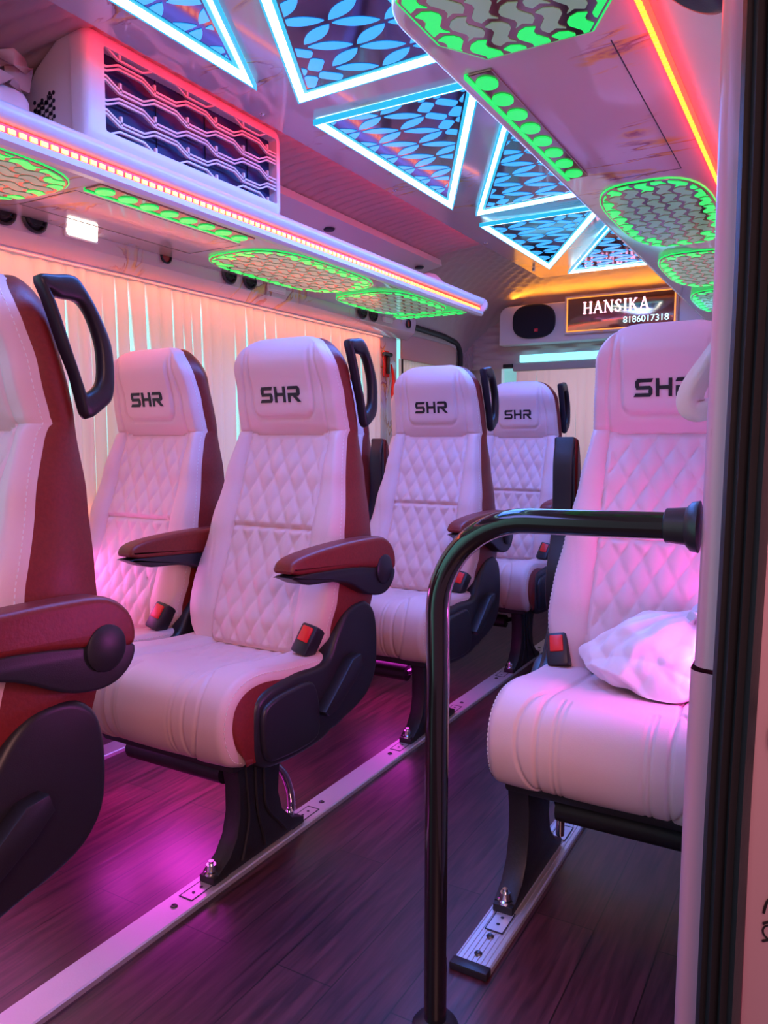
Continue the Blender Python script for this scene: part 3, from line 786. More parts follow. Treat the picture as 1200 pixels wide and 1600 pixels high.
# serif capitals as strokes: (x0,y0,x1,y1,w) in unit height
def serif(ch):
    t, k = .085, .17
    def sf(x, y): return (x-.12, y, x+.12, y, .05)
    return {'H': (.88, [(.15,0,.15,1,k), (.70,0,.70,1,k), (.15,.5,.70,.5,t), sf(.15,.02), sf(.15,.98), sf(.70,.02), sf(.70,.98)]),
            'A': (.86, [(.08,0,.40,1,t), (.40,1,.74,0,k), (.2,.34,.62,.34,t), sf(.08,.02), sf(.74,.02)]),
            'N': (.92, [(.15,0,.15,1,t), (.15,1,.74,0,k), (.74,0,.74,1,t), sf(.12,.98), sf(.15,.02), sf(.74,.98)]),
            'S': (.66, [(.52,.80,.47,.93,t), (.47,.93,.32,.98,t), (.32,.98,.15,.90,t*1.2), (.15,.90,.11,.74,k*.9), (.11,.74,.30,.54,k), (.30,.54,.50,.36,k), (.50,.36,.50,.14,k*.9), (.50,.14,.32,.02,t*1.2), (.32,.02,.13,.07,t), (.13,.07,.09,.24,t), (.53,.74,.53,.96,.05), (.08,.04,.08,.27,.05)]),
            'I': (.40, [(.19,0,.19,1,k), sf(.19,.02), sf(.19,.98)]),
            'K': (.88, [(.15,0,.15,1,k), (.18,.42,.66,.98,t), (.34,.58,.72,0,k), sf(.15,.02), sf(.15,.98), sf(.64,.98), sf(.74,.02)])}[ch]
b = MB(); x = -.205; H_ = .066
for chh in 'HANSIKA':
    adv, st = serif(chh)
    for (xa, ya, xb, yb, w) in st:
        a, c = Vector((xa, ya)), Vector((xb, yb)); d = (c-a).normalized(); n_ = Vector((-d.y, d.x))*w/2
        if w >= .05 and ya == yb and w == .05: e_ = 0
        q = [a-n_-d*.02, c-n_+d*.02, c+n_+d*.02, a+n_-d*.02]
        b.prism([(x+p.x*H_*.93, -.002+p.y*H_) for p in q], 'y', -.0195, -.016)
    x += adv*H_*.93+.0055
b.build('pink_name_letters', signglow, T, smooth=False)
text_mesh('8186017318', .050, signcy, 'cyan_number', T, (.022, -.0165, -.069), (PI/2, 0, 0), .0015, sx=.99)
l_ = area('sign_top_led', (-1.06, 4.50, 1.85), (PI, 0, 0), 1.3, .02, 1.6, (1.0, .38, .02)); aim(l_, (-1.06, 4.36, 2.3))

# hammer, red cord at the pillar between the side windows
T = empty('emergency_hammer', (XL+.03, 3.665, 1.44)); tag(T, 'small black emergency hammer on the pillar between side windows', 'hammer')
MB().box(.0, .02, -.008, .008, -.075, .03, .004).build('handle', blackm, T)
MB().tube([(.012, -.045, .03), (.012, .03, .03)], [.010, .012], 12).build('head', blackm, T)
MB().box(-.004, .003, -.03, .03, -.09, .05, .003).build('bracket', redp, T)
pp = catmull([(XL+.04, 3.70, 1.42), (XL+.05, 3.71, 1.34), (XL+.05, 3.70, 1.26), (XL+.05, 3.72, 1.18)], 6)
o = MB().tube(pp, [.008+.012*math.sin(PI*i/(len(pp)-1)) for i in range(len(pp))], 12, flat=.5).build('red_strap', mat('red_strap', (.8,.03,.02), .5)); tag(o, 'red strap hanging beneath the emergency hammer', 'strap')
o = MB().tube([(XL+.035, 3.835, .8), (XL+.035, 3.835, 1.58)], .007, 8).build('pillar_cable', rubber); tag(o, 'thin dark seal line beside the red strap pillar', 'seal')

# ------------------------------------------------------------------ seat
WT = [(.44,.208),(.50,.230),(.58,.241),(.66,.237),(.78,.220),(.9,.200),(1.02,.182),(1.1,.178),(1.2,.170),(1.30,.158)]
YS = [(.44,.362),(.52,.370),(.6,.393),(.75,.442),(.9,.492),(1.03,.535),(1.13,.520),(1.22,.496),(1.30,.496)]
ZT = 1.288; ZB = .45
def half(z):
    w = interp(WT, z); rc = .098
    if z > ZT-rc: w -= rc*(1-math.sqrt(max(0, 1-((z-ZT+rc)/rc)**2)))
    if z < .50: w -= .02*((.50-z)/.05)**2
    return w
def zsplit(x):  # headrest seam, rising at the outer edges
    return 1.018+.010*sm(.10, .14, abs(x))+.12*max(0, abs(x)-.15)
PW = .136
def groove(d, w=.0035, dep=.0045):
    return dep*math.exp(-(d/w)**2)
def quiltf(x, z):
    a = x/.0545; b = (z-.765)/.092
    p, q = a+b, a-b
    v = abs(math.sin(PI*p*1.0/1)*math.sin(PI*q*1.0/1)) if False else abs(math.sin(PI*(p)/1))*abs(math.sin(PI*(q)/1))
    s1, s2 = abs(((p+.5) % 1)-.5), abs(((q+.5) % 1)-.5)
    h = min(s1, s2)*2
    return .0105*v**.42
def sdbox(x, z, cx, cz, hx, hz, r):
    dx, dz = abs(x-cx)-hx+r, abs(z-cz)-hz+r
    return math.hypot(max(dx, 0), max(dz, 0))+min(max(dx, dz), 0)-r
def bfront(x, z):
    """front surface y (smaller = nearer the sitter) at local x,z before side wrap"""
    ys = interp(YS, z); ax = abs(x); zs = zsplit(x)
    y = ys-.040
    body = 1-sm(1.0, 1.05, z)
    # panel hollow between bolsters
    y += body*.016*(1-sm(PW-.03, PW+.025, ax))*sm(.46, .60, z)
    y += -body*.010*math.sin(PI*min(1, max(0, (ax-PW)/.085)))
    # lumbar swell low down
    y -= .012*math.exp(-((z-.56)/.09)**2)
    # head pillow swell
    y -= (1-body)*.014*(1-(ax/.2)**2)*sm(1.02, 1.09, z)*(1-sm(1.22, 1.30, z))
    inside = ax < PW and z < zs
    if inside and z > .46:
        edge = min(PW-ax, zs-z, abs(z-.765)+.0)
        y -= quiltf(x, z)*sm(0, .012, edge)
    y += groove(ax-PW) if z < zs else 0
    y += groove(z-zs, .005, .006)
    if ax < PW: y += groove(z-.765, .004, .006)
    if z > zs:
        y += groove(ax-(.136-.02*sm(1.1,1.28,z)), .0035, .0042)
        d = sdbox(x, z, 0, 1.20, .103, .135, .03); 
        y += groove(d, .0035, .005)*(1-sm(1.20, 1.27, z)); y -= .005*sm(.004, -.010, d)*(0) 
        y -= .004*(1-sm(-.010, .0, d))*(1-sm(1.2, 1.27, z))
        d2 = sdbox(x, z, 0, 1.20, .108, .142, .034); y += groove(d2, .0015, .0012)*(1-sm(1.20, 1.27, z))
    # curved bolster seam low on each side
    if z < 1.0:
        bx = PW+.012+.062*sm(.46, .74, z)*(1) ; y += groove(ax-bx, .0022, .0020)*sm(1.0, .95, 0) if False else groove(ax-(PW+.008+.055*sm(.46, .86, z)), .0022, .0022)*(1-sm(.80, .90, z))
    return y
def bpt(u, z, extra=0.0):
    """u in [-1,1] incl. side wrap"""
    a = abs(u); w = half(z); s = 1 if u >= 0 else -1
    if a < .86: x = s*w*.915*a/.86; dy = 0
    else:
        t = (a-.86)/.14*PI/2; x = s*w*(.915+.085*math.sin(t)); dy = .040*(1-math.cos(t))
    y = bfront(x, z)+dy
    if z > ZT-.05:
        t = min(1, (z-(ZT-.05))/.05); y += .045*(1-math.sqrt(max(0, 1-t*t)))
    return Vector((x, y+extra, z))
zs_ = []
z = ZB
while z < ZT-.03: zs_.append(z); z += .0058
zs_ += [ZT-.03+.03*math.sin(PI/2*k/9) for k in range(10)]
NU = 112
us_ = [-1+2*k/NU for k in range(NU+1)]
GRID = [[bpt(u, z) for u in us_] for z in zs_]
def region(p):
    if p.z > zsplit(p.x): return 'headrest'
    if abs(p.x) > PW: return 'bolster'
    return 'quilted_panel_upper' if p.z > .765 else 'quilted_panel_lower'
def yback(z): # back edge of the side
    return interp([(.44,.54),(.6,.57),(.75,.585),(.92,.592),(1.05,.585),(1.18,.562),(1.255,.548),(1.30,.547)], z)

def seat_meshes():
    R = {}
    faces = {}
    for i in range(len(zs_)-1):
        for j in range(NU):
            c = (GRID[i][j]+GRID[i+1][j+1])/2; r = region(c)
            if r == 'bolster': r += '_l' if c.x < 0 else '_r'
            faces.setdefault(r, []).append((i, j))
    for r, fs in faces.items():
        idx = {}; mb = MB()
        def vi(i, j):
            if (i, j) not in idx: idx[(i, j)] = len(mb.v); mb.v.append(tuple(GRID[i][j]))
            return idx[(i, j)]
        for i, j in fs: mb.f.append((vi(i, j), vi(i, j+1), vi(i+1, j+1), vi(i+1, j)))
        if r == 'headrest':   # white wraps over the top to the back
            top = GRID[-1]; y0 = yback(ZT)
            rows = [[Vector((p.x, p.y+(y0-p.y)*t, p.z+.003*math.sin(PI*t))) for p in top] for t in (0, .25, .5, .75, 1)]
            mb.grid(rows)
        R[r] = mb
    return R
SM = seat_meshes()
def side_strip(s):
    col = [r[-1] if s > 0 else r[0] for r in GRID]; rows = []
    for p in col:
        yb = max(yback(p.z), p.y+.004); row = []
        for k in range(9):
            t = k/8; bulge = .010*math.sin(PI*t)
            row.append((p.x+s*(bulge-.006*t), p.y+(yb-p.y)*t, p.z))
        rows.append(row)
    return MB().grid(rows)
def back_shell():
    rows = []
    for r in GRID[::3]+[GRID[-1]]:
        l, q = r[0], r[-1]; yb = yback(l.z); row = []
        for k in range(15):
            t = k/14; row.append((l.x+.006+(q.x-l.x-.012)*t, max(yb, l.y+.004)+.03*math.sin(PI*t)**.6, l.z))
        rows.append(row)
    return MB().grid(rows)

# cushion
CPROF = catmull([(.44,.445,0),(.40,.452,0),(.30,.452,0),(.18,.462,0),(.08,.476,0),(.01,.470,0),(-.035,.440,0),(-.052,.390,0),(-.045,.340,0),(-.022,.300,0),(.02,.280,0)], 11)
CW = .238
def cushion():
    P = CPROF; arc_ = [0]
    for a, b in zip(P, P[1:]): arc_.append(arc_[-1]+(b-a).length)
    rows = []; NX = 150
    for i, p in enumerate(P):
        t = (P[min(i+1, len(P)-1)]-P[max(i-1, 0)]).normalized(); n = Vector((t.y, -t.x, 0))  # outward normal
        if n.y < 0 and p.x > .1: n = -n
        if p.x <= .1 and n.x > 0 and p.y < .44: n = -n
        row = []
        for j in range(NX+1):
            u = -1+2*j/NX; a = abs(u); s = 1 if u > 0 else -1
            if a < .84: x = s*CW*.90*a/.84; d = 0
            else:
                q = (a-.84)/.16*PI/2; x = s*CW*(.90+.10*math.sin(q)); d = -.030*(1-math.cos(q))
            ax = abs(x); A = arc_[i]
            # raised bolsters, sunk quilted middle
            h = .010*sm(.11, .155, ax)*(1-sm(.36, .50, A)*.6)-.006*(1-sm(.06, .14, ax))*(1-sm(.2, .5, A))
            h += .016*(1-(ax/CW)**2)*sm(.38, .5, A)*(1-sm(.58, .70, A))
            if ax < .115 and A < .34:
                aa, bb = x/.0545, A/.085; pq = min(abs(((aa+bb+.5) % 1)-.5), abs(((aa-bb+.5) % 1)-.5))*2
                h += .0045*(abs(math.sin(PI*(aa+bb))*math.sin(PI*(aa-bb))))**.4*sm(0, .02, .115-ax)*(1-sm(.28, .34, A))
            sx_ = .118+.030*math.sin(PI*min(1, max(0, (A-.30)/.36)))*1.0
            h -= groove(ax-(.116+.01*sm(.3, .45, A)), .0035, .006)
            # leaf shaped insert on the front corners
            if .40 < A < .64:
                tt = (A-.40)/.24; h -= groove(ax-(.128+.040*math.sin(PI*tt)**.8), .003, .0065)
            if A > .42: h -= groove(ax-.092, .0025, .004)+groove(ax-.080, .0025, .003)
            row.append((x, p.x+n.x*(h+d), p.y+n.y*(h+d)))
        rows.append(row)
    return rows, arc_
CR, CARC = cushion()
def cushion_side(s):
    col = [r[-1] if s > 0 else r[0] for r in CR]; rows = []
    zb = .285
    for p in col:
        row = []
        for k in range(8):
            t = k/7; yy = p[1]+(max(.02, p[1])-p[1])*t*.8
            row.append((p[0]+s*.010*math.sin(PI*t*.8), yy+(.0 if p[2] < .4 else 0), p[2]+(zb-p[2])*t))
        rows.append(row)
    return MB().grid(rows)

def dashes(paths, off):
    b = MB()
    for pts in paths:
        # resample
        acc = 0; step = .0105; dl = .0062
        for a, c in zip(pts, pts[1:]):
            pass
        cum = [0]
        for a, c in zip(pts, pts[1:]): cum.append(cum[-1]+(c-a).length)
        def at(s):
            k = 0
            while k < len(cum)-2 and cum[k+1] < s: k += 1
            t = (s-cum[k])/max(1e-9, cum[k+1]-cum[k]); return pts[k].lerp(pts[k+1], min(1, max(0, t)))
        s = .003
        while s+dl < cum[-1]:
            b.tube([at(s), at(s+dl)], .0011, 4); s += step
    return b
def stitch_paths():
    out = []
    for s in (-1, 1):
        out.append([bpt(s*.965, z, -.0012) for z in zs_[2:-9:2]])
        j = 150-5 if s > 0 else 5
        out.append([Vector(CR[i][j])+Vector((0, -.0008 if i > 60 else 0, .001 if i < 70 else 0)) for i in range(8, len(CR)-4)])
    return out
STITCH = dashes(stitch_paths(), 0)

LOGO = [[(.10,1),(1.30,1),(1.18,.80),(.30,.80)], [(0,.54),(0,.84),(.18,1),(.36,.80),(.27,.74),(.27,.62),(.16,.42)], [(.06,.40),(.10,.60),(1.10,.60),(1.22,.46),(1.0,.40)],
        [(.98,.20),(.96,.30),(1.0,.42),(1.10,.60),(1.25,.44),(1.25,.16),(1.08,0)], [(-.12,0),(.04,.20),(1.02,.20),(1.10,0)],
        [(1.50,0),(1.50,1),(1.74,1),(1.74,0)], [(1.74,.40),(1.74,.60),(2.40,.60),(2.40,.40)], [(2.40,0),(2.40,1),(2.64,1),(2.64,0)],
        [(2.86,.80),(3.00,1),(3.95,1),(3.95,.80)], [(3.80,.52),(3.80,1),(3.95,1),(4.10,.86),(4.10,.50),(3.96,.38)], [(2.90,.38),(2.90,.58),(3.9,.58),(3.98,.38)], [(2.90,0),(2.90,.40),(3.14,.40),(3.14,0)], [(3.36,.40),(3.72,.40),(4.20,0),(3.86,0)]]
def logo():
    b = MB(); sx_, sz_ = .0325, .043
    for p in LOGO:
        q = [((x-2.05)*sx_*(1), 1.108+zz*sz_) for x, zz in p]
        fr_ = [(x, bfront(x, z)-.0022, z) for x, z in q]; bk = [(x, bfront(x, z)+.003, z) for x, z in q]; n = len(q)
        b.add(fr_+bk, [tuple(range(n))]+[(i, (i+1) % n, n+(i+1) % n, n+i) for i in range(n)])
    return b

def RB(bx, rotm):
    b = MB().box(bx-.016, bx+.016, .285, .294, .487, .527, .003); c = Vector((bx, .3125, .495))
    b.v = [tuple(rotm @ (Vector(v)-c)+c) for v in b.v]; return b
HO = [(0.512, 1.271), (0.547, 1.279), (0.58, 1.283), (0.601, 1.266), (0.629, 1.226), (0.654, 1.174), (0.659, 1.119), (0.654, 1.079), (0.636, 1.06), (0.598, 1.039), (0.585, 1.072), (0.574, 1.113), (0.556, 1.154), (0.54, 1.197), (0.523, 1.24)]
HI = [(0.53, 1.251), (0.551, 1.24), (0.579, 1.24), (0.596, 1.234), (0.613, 1.211), (0.628, 1.168), (0.63, 1.125), (0.625, 1.104), (0.614, 1.092), (0.597, 1.085), (0.589, 1.102), (0.579, 1.127), (0.568, 1.158), (0.554, 1.197), (0.542, 1.23)]
def handle_mesh(hx, th=.0135):
    O = catmull([(0, a, b) for a, b in HO], 3, True); I = catmull([(0, a, b) for a, b in HI], 3, True); rows = []
    for o, i in zip(O, I):
        c = (o+i)/2; h = (o-i)/2; row = []
        for k in range(12):
            a = 2*PI*k/12; ca, sa = math.cos(a), math.sin(a)
            row.append(Vector((hx, 0, 0))+c+h*math.copysign(abs(ca)**.65, ca)+Vector((th*math.copysign(abs(sa)**.65, sa), 0, 0)))
        rows.append(row)
    rows.append(rows[0]); return MB().grid(rows, closeu=True)
def put_seat(side, legx, arm='down', name='passenger_seat', handle=True):
    """side +1: aisle on the +x side"""
    T = empty(name)
    s = side
    SMh = SM
    for k in ('headrest', 'quilted_panel_upper', 'quilted_panel_lower', 'bolster_l', 'bolster_r'):
        nm = {'bolster_l': 'side_bolster', 'bolster_r': 'side_bolster', 'quilted_panel_upper': 'quilted_panel', 'quilted_panel_lower': 'quilted_panel'}.get(k, k)
        mb = MB(); mb.v = list(SMh[k].v); mb.f = list(SMh[k].f)
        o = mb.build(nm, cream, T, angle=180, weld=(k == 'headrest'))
        if k == 'headrest': hd = o
    lg = logo().build('embroidered_letters', logo_m, hd, smooth=False); lg['label'] = 'black embroidered letters SHR'
    for q in (-1, 1):
        o = side_strip(q).build('side_cover', maroon, T, angle=180)
        o = cushion_side(q).build('cushion_side', maroon, T, angle=180)
    back_shell().build('back_shell', maroon, T, angle=60)
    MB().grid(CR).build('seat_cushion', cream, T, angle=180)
    MB().box(-.215, .215, .0, .44, .262, .30, .012).build('seat_pan', blackm, T)
    MB().box(-.20, .20, .40, .55, .40, .50, .02).build('hinge_cover', maroon, T)
    tag(STITCH_copy().build('white_stitching', thread, T, smooth=False), kind='stuff')
    # plastic side cover with lever
    cv = [(.035,.40),(.05,.425),(.09,.440),(.20,.447),(.285,.442),(.33,.455),(.36,.50),(.395,.545),(.44,.572),(.50,.572),(.545,.545),(.565,.50),(.57,.43),(.56,.36),(.52,.31),(.46,.285),(.40,.272),(.36,.262),(.34,.262),(.30,.25),(.22,.245),(.12,.25),(.06,.265),(.035,.30),(.028,.35)]
    cvp = [(v.x, v.y) for v in catmull([(a, b, 0) for a, b in cv], 3, True)]
    x0, x1 = s*.205, s*.252
    sc = MB().soft(cvp, min(x0, x1), max(x0, x1), .015).build('recliner_cover', blackp, T)
    # raised front shield on it and lever
    sh = [(v.x, v.y) for v in catmull([(.05,.39,0),(.09,.418,0),(.17,.424,0),(.235,.420,0),(.262,.38,0),(.27,.30,0),(.24,.268,0),(.12,.27,0),(.06,.29,0)], 4, True)]
    a, b_ = s*.245, s*.264
    MB().soft(sh, min(a, b_), max(a, b_), .009).build('front_shield', blackp, sc)
    rot = None
    lev = [(.262,.338),(.28,.322),(.32,.330),(.40,.380),(.44,.415),(.43,.445),(.39,.440),(.34,.398)]
    a, b_ = s*.250, s*.284
    MB().prism(lev, 'x', min(a, b_), max(a, b_), .004, 2).build('recline_lever', blackp, sc)
    # pedestal leg
    lp = [(.045,.275),(.235,.275),(.205,.20),(.200,.14),(.215,.09),(.255,.05),(.305,.030),(.305,.016),(-.02,.016),(-.02,.032),(.02,.055),(.045,.09),(.058,.14),(.058,.20)]
    lpp = lp
    xx = s*legx
    lg_ = MB().prism(lpp, 'x', xx-.024, xx+.024, .004, 2).build('pedestal_leg', blackm, T)
    rb = MB()
    for k, off in enumerate((.0, .03, .06)):
        pth = catmull([(xx+s*.024, .075+off*1.2, .27), (xx+s*.025, .083+off, .18), (xx+s*.026, .085+off*1.1, .12), (xx+s*.025, .07+off*2.2, .06), (xx+s*.024, .06+off*2.8, .03)], 6)
        rb.tube(pth, .0045, 6)
    rb.build('leg_ribs', blackm, lg_)
    for yy in (-.005, .285):
        cl = MB().box(xx-.022, xx+.022, yy-.028, yy+.022, .012, .030, .003).build('floor_clamp', blackm, T)
        MB().lathe([(0, .030), (.006, .030), (.006, .022), (.011, .022), (.012, .016), (.012, .008), (.016, .006), (.016, 0), (0, 0)], (xx+s*.0, yy-.012, .030), 'z', 12).build('bolt', chrome, cl)
    tb = catmull([(xx-s*.075, .115, .200), (xx-s*.055, .16, .203), (xx-s*.038, .225, .195), (xx-s*.026, .275, .155), (xx-s*.020, .302, .09), (xx-s*.018, .306, .035)], 8)
    MB().tube(tb, .0105, 12).build('chrome_tube', chrome, T)
    MB().tube([(-s*.23, .115, .200), (xx-s*.07, .115, .200)], .028, 18).build('cross_tube', blackm, T)
    # buckle
    rotm = Matrix.Rotation(math.radians(-28), 3, 'X') @ Matrix.Rotation(math.radians(12*s), 3, 'Y')
    bx = s*.196
    bk = MB().box(bx-.026, bx+.026, .290, .335, .455, .535, .007, rot=rotm).build('belt_buckle', blackp, T)
    RB(bx, rotm).build('red_button', redp, bk)
    MB().tube(catmull([(bx, .345, .475), (bx+s*.012, .37, .44), (bx+s*.02, .40, .40)], 4), .011, 8, flat=.3).build('buckle_stalk', blackp, bk)
    # grab handle on the aisle shoulder
    hx = s*.188
    hp_ = [(.488,1.262),(.52,1.268),(.553,1.262),(.590,1.225),(.618,1.17),(.634,1.11),(.636,1.065),(.622,1.045),(.59,1.035),(.565,1.022),(.556,1.05),(.540,1.11),(.520,1.17),(.500,1.225)]
    if handle: handle_mesh(hx).build('grab_handle', blackp, T, weld=True, angle=50)
    # armrest
    side_pad = [(-.350,.030),(-.325,.050),(-.24,.064),(-.12,.074),(0,.078),(.07,.074),(.115,.045),(.13,.005),(.115,-.02),(.04,-.008),(-.1,.006),(-.325,.012)]
    lower = [(-.338,.012),(-.10,.010),(.02,-.002),(.10,-.01),(.128,-.02),(.118,-.052),(.085,-.076),(.04,-.082),(-.02,-.070),(-.10,-.035),(-.18,-.020),(-.28,-.016),(-.328,-.002)]
    ax0 = s*.225; ax1 = s*.285; py, pz = .485, .668
    def tr_(pts):
        P_ = catmull([(a, b, 0) for a, b in pts], 3, True); out = []
        for p in P_:
            if arm == 'down': q = (py+p.x, pz+p.y+.012*(-p.x/.3))
            else:
                an = math.radians(-86); q = (py+.05+p.x*math.cos(an)-p.y*math.sin(an), pz-.01+p.x*math.sin(an)+p.y*math.cos(an))
            out.append(q)
        return out
    ap = MB().soft(tr_(side_pad), min(ax0, ax1), max(ax0, ax1), .012).build('armrest', maroon, T)
    MB().soft(tr_(lower), min(ax0, ax1)+.003, max(ax0, ax1)-.003, .006).build('armrest_shell', blackp, ap)
    an = 0
    cyy, czz = tr_([(.062,-.012)]*4)[0]
    MB().lathe([(0, s*.004), (.034, s*.004), (.040, 0), (.041, -s*.01)], (ax1+s*.002, cyy, czz), 'x', 28).build('pivot_cap', blackp, ap)
    return T
def STITCH_copy():
    b = MB(); b.v = list(STITCH.v); b.f = list(STITCH.f); return b

def place(T, x, y, lab, grp):
    T.location = (x, y, 0); tag(T, lab, 'seat', grp); return T
G = 'cream and maroon passenger seats'
sa = place(put_seat(1, .160), -1.325, 1.25, 'cream and maroon aisle seat in the centre of the photo, armrest lowered', G)
dup(sa, (-1.325, .315, 0), 'nearest cream and maroon seat, cut off by the left edge of the photo', G)
dup(sa, (-1.325, 2.18, 0), 'cream and maroon aisle seat directly behind the central seat, beside the handrail', G)
dup(sa, (-1.31, 3.08, 0), 'farthest cream aisle seat with visible letters, by the rear window', G)
sw = place(put_seat(1, -.14, handle=False), -1.845, 1.25, 'cream and maroon window seat left of the central seat, magenta lit', G)
dup(sa, (-.77, 3.50, 0), 'rear middle seat almost hidden behind the right front seat', G)
sb = place(put_seat(1, -.14, 'up', handle=False), -1.85, 2.18, 'window seat with raised armrest, glimpsed behind the central seat', G)
dup(sb, (-1.85, 3.08, 0), 'window seat of the third row, mostly hidden by the seats before it', G)
sr = place(put_seat(-1, .200, 'up', handle=False), -.352, 1.48, 'cream single seat at the right with plastic bag on it and raised armrest', G)

# under-seat magenta lamps
for (x, y, p) in ((-1.56, 1.45, 4.0), (-1.36, 2.40, 1.8), (-1.60, .55, 3.6)):
    area('under_seat_lamp', (x, y+.05, .25), (0, 0, 0), .32, .32, p, (1.0, .05, .85))
area('window_foot_lamp', (-2.0, 1.45, .62), (0, -PI/2, 0), .08, .5, 1.5, (1.0, .15, .75))
area('right_foot_lamp', (-.105, 1.62, .62), (0, PI/2, 0), .12, .2, 2.6, (1.0, .12, .80))
area('amber_window_lamp', (-2.09, 1.75, .70), (PI, 0, 0), .04, .25, .8, (1.0, .55, .05))

area('pelmet_led', (XL+.075, 2.0, 1.560), (0, 0, 0), .02, 3.2, 7, (1.0, .14, .06))
# ------------------------------------------------------------------ floor rails
def rail(x0, x1, y0, y1, lab, cap):
    T = empty('floor_rail', ((x0+x1)/2, y0, 0)); tag(T, lab, 'floor rail'); w = (x1-x0)/2; L = y1-y0
    b = MB(); prof = [(-w, 0), (-w, .010), (-w+.003, .013)]
    n = 7
    for k in range(n):
        a = -w+.004+(2*w-.008)*k/n; c = -w+.004+(2*w-.008)*(k+1)/n
        prof += [(a+.001, .013), (a+.002, .0115), (c-.002, .0115), (c-.001, .013)] if cap else [(a, .013)]
    prof += [(w-.003, .013), (w, .010), (w, 0)]
    b.prism(prof, 'y', 0, L).build('rail_body', alu, T, smooth=False)
    return T, w, L
T, w, L = rail(-1.203, -1.130, -.6, 4.5, 'long aluminium floor rail under the left aisle seats', False)
def pocket(T, y, w):
    MB().box(-w*.5, w*.5, y-.035, y+.035, .0125, .0137, .0).build('clamp_slot', alu, T, smooth=False)
    b = MB()
    for a in (((-w*.52, -w*.47), (y-.037, y+.037)), ((w*.47, w*.52), (y-.037, y+.037)), ((-w*.5, w*.5), (y-.038, y-.035)), ((-w*.5, w*.5), (y+.035, y+.038))):
        b.box(a[0][0], a[0][1], a[1][0], a[1][1], .013, .0142)
    for k in (-.012, .012): b.lathe([(0, .0148), (.004, .0146)], (0, y+k, 0), 'z', 10)
    b.build('slot_edges', darkin, T, smooth=False)
def screws(T, ys, x=0):
    for y in ys: MB().lathe([(0, .0142), (.006, .0160), (.008, .0135)], (x, y, 0), 'z', 12).build('screw', mat('dark_screw', (.08,.08,.09), .35, .8), T)
for yy in (1.25, 2.18, 3.08):
    pocket(T, yy+.6-.06, w); pocket(T, yy+.6+.345, w)
screws(T, [yy+.6+k for yy in (1.25, 2.18, 3.08) for k in (-.13, .42)])
T, w, L = rail(-.583, -.508, 1.275, 4.5, 'ribbed aluminium floor rail with black end cap under the right seat', True)
pocket(T, .145, w); pocket(T, .565, w); screws(T, [.03, .09, .65], 0)
MB().box(-w-.001, w+.001, -.022, .002, 0, .016, .003).build('end_cap', blackp, T)

T, w, L = rail(-2.012, -1.938, -.6, 4.5, 'aluminium floor rail by the left wall under the window seats', False)
# ------------------------------------------------------------------ handrail
T = empty('black_handrail', (-.545, 1.116, 0)); tag(T, 'glossy black bent handrail pole by the door, flanged to the pillar', 'handrail')
pth = [(0, 0, 0), (0, 0, .3), (0, 0, .55), (.001, 0, .62)]+[(.155-.155*math.cos(a), 0, .725+.155*math.sin(a)) for a in [k*PI/2/14 for k in range(15)]]+[(.25, 0, .881), (.39, 0, .884)]
MB().tube(pth, .0195, 24, up=(0, 1, 0)).build('pole', blackg, T)
MB().lathe([(0, .395), (.036, .395), (.034, .385), (.026, .378), (.024, .352), (.020, .350)], (0, 0, .884), 'x', 28).build('wall_flange', blackp, T)
MB().lathe([(.019, .012), (.034, .008), (.04, 0)], (0, 0, 0), 'z', 24).build('floor_flange', blackp, T)

# ------------------------------------------------------------------ door pillar, seal, door panel
def vstrip(outline_at, z0, z1, n=24):
    rows = []
    for i in range(n+1):
        z = z0+(z1-z0)*i/n; rows.append([(x, y, z) for x, y in outline_at(z)])
    return MB().grid(rows, closeu=True)
def cx_(z): # side lean of the body
    return interp([(0,-.008),(.5,-.006),(.9,0),(1.2,.003),(1.66,0)], z)
def pil(z):
    c = cx_(z); P_ = arc(-.122+c, 1.095, .022, PI, 1.5*PI, 5); return [(-.146+c, 1.20)]+P_+[(-.085+c, 1.063), (-.070+c, 1.20)]
struct(vstrip(pil, .70, 1.66).build('trim_4', pillarm))
struct(vstrip(lambda z: [(x-.004, y-.003) for x, y in pil(z)], 0, .695).build('trim_5', mat('pillar_foot', (.68,.29,.41), .42)))
def seal(z):
    c = cx_(z); return [(-.108+c, 1.06), (-.110+c, 1.0), (-.104+c, .985), (-.098+c, .992), (-.092+c, .978), (-.084+c, .990), (-.080+c, .976), (-.073+c, .985), (-.066+c, .975), (-.062+c, 1.0), (-.062+c, 1.06)]
o = vstrip(seal, -.05, 1.70, 30).build('door_seal', rubber, angle=30); tag(o, 'ribbed black rubber door seal beside the pale pillar', 'seal')
T = struct(empty('door_1', (0, 1.12, 0)))
MB().box(-.075, .6, 0, .04, -.1, 1.9, .01).build('door_skin', mat('door_paint', (.55,.40,.46), .4), T)
MB().box(-.052, .3, -.014, .0, .595, .625, .005).build('door_handle', chrome, T)
MB().box(-.052, .3, -.004, .0, .57, .655, .003).build('grip_recess', blackp, T)
# line-drawn flourish sticker
b = MB()
for (cx, cz, r) in ((-.022, .365, .012), (-.022, .365, .020), (-.040, .335, .010)):
    b.tube([(cx+r*math.cos(a*PI/8), -.002, cz+r*math.sin(a*PI/8)) for a in range(16)], .0013, 6, closed=True)
for pp in (((-.05,.345),(-.04,.35),(-.03,.34),(-.01,.32)), ((-.05,.32),(-.035,.325),(-.015,.312)), ((-.05,.36),(-.045,.38),(-.03,.39),(-.01,.385))):
    b.tube(catmull([(x, -.002, z) for x, z in pp], 5), .0018, 6)
b.build('flourish_sticker', blackm, T)

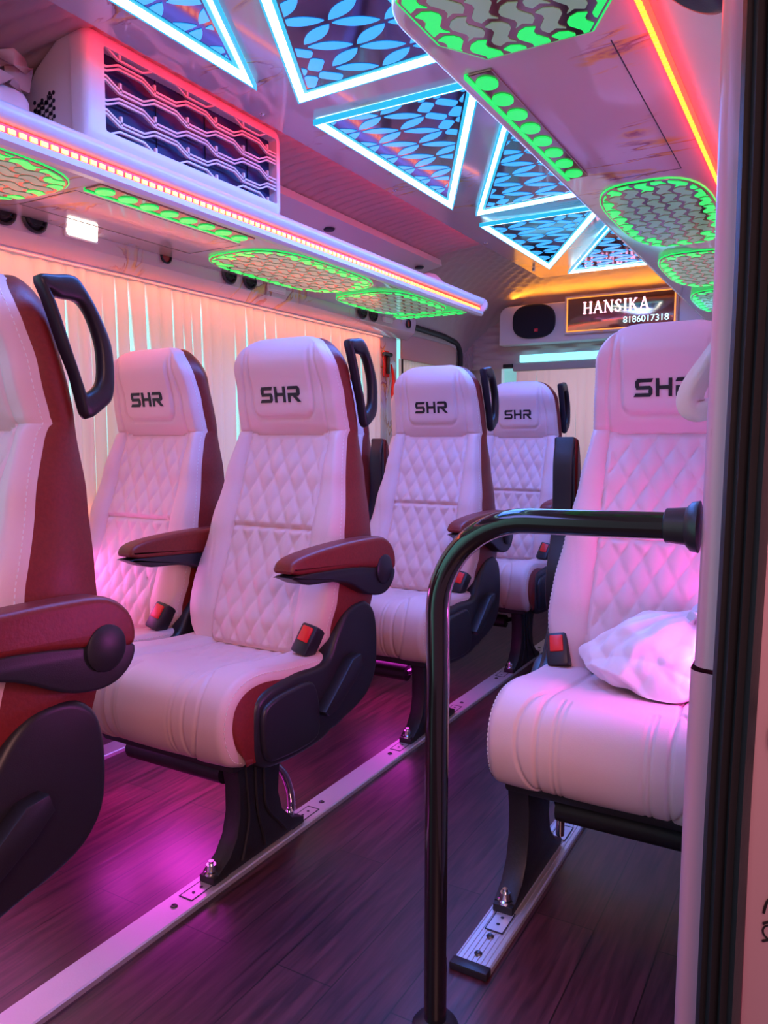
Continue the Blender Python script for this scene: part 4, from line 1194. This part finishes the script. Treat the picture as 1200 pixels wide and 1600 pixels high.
# ------------------------------------------------------------------ bag on the right seat
def carrier_bag():
    T = empty('plastic_carrier_bag', (-.30, 1.72, .475)); tag(T, 'white plastic carrier bag resting on the right seat', 'bag')
    random.seed(11); bm = bmesh.new(); bmesh.ops.create_icosphere(bm, subdivisions=6, radius=1)
    kn = Vector((.25, .0, 1.0)).normalized()
    planes = [(Vector([random.gauss(0, 1) for _ in range(3)]).normalized(), random.uniform(.86, 1.02)) for _ in range(46)]
    ph = [(random.uniform(0, 6.3), Vector([random.uniform(-1, 1) for _ in range(3)]).normalized(), random.uniform(3, 8)) for _ in range(8)]
    for v in bm.verts:
        p = v.co.copy(); d = sum(abs(math.sin(p.dot(dr)*fq+a))-.6 for a, dr, fq in ph)/8
        # creases converging on the knot
        tgt = p-kn*p.dot(kn); an = math.atan2(tgt.y, tgt.x); cz_ = max(0, p.dot(kn))
        cr = (abs(math.sin(an*6+2*math.sin(an*2)))-.5)*.10*cz_
        fr_ = min(dd/max(1e-3, p.dot(nn)) for nn, dd in planes if p.dot(nn) > .05)
        k = fr_+.26*d+cr*.9; q = Vector((p.x*.150*k, p.y*.115*k, p.z*.085*k))
        q.z += .035*max(0, p.dot(kn))**3; q.x += .05*max(0, p.dot(kn))**3
        if q.z < -.045: q.z = -.045+(q.z+.045)*.05
        v.co = q+Vector((0, 0, .045))
    mb = MB(); mb.frombm(bm); mb.build('bag_body', bagm, T, angle=60)
    for sgn, sd in ((1, 1), (-1, 2)):
        rows = []
        for i in range(9):
            t = i/8; rows.append([(.055+.05*t*1+.012*math.sin(j*1.7+t*3), sgn*.015+sgn*.05*t+(j-3)*.010*(1-.3*t), .135+.035*math.sin(PI*t)+.006*math.cos(j*2+t*4)) for j in range(7)])
        o = MB().grid(rows).build('bag_handle', bagm, T, angle=180); s_ = o.modifiers.new('s', 'SOLIDIFY'); s_.thickness = .0015
carrier_bag()
# pink cloth hanging beside the pillar
def cloth():
    rows = []
    path = catmull([(-.128, 1.19, 1.175, ), (-.150, 1.215, 1.13), (-.186, 1.25, 1.075), (-.182, 1.26, 1.05), (-.150, 1.26, 1.055), (-.125, 1.26, 1.09), (-.115, 1.25, 1.12)], 6)
    b = MB(); n = len(path); rows = []
    for i, p in enumerate(path):
        t = (path[min(i+1, n-1)]-path[max(i-1, 0)]).normalized(); w = Vector((t.z, 0, -t.x)); t_ = i/(n-1)
        wd = .016*(.4+.8*math.sin(PI*min(1, t_*1.2))); row = []
        for k in range(14):
            a = 2*PI*k/14; r_ = 1+.18*math.sin(a*4+t_*5)
            row.append(p+w*math.cos(a)*wd*r_+Vector((0, 1, 0))*math.sin(a)*.008*r_)
        rows.append(row)
    b.grid(rows, closeu=True); o = b.build('hanging_cloth', strapm, angle=60); tag(o, 'looped pink cloth hanging beside the pillar in front of the right headrest', 'cloth')
cloth()
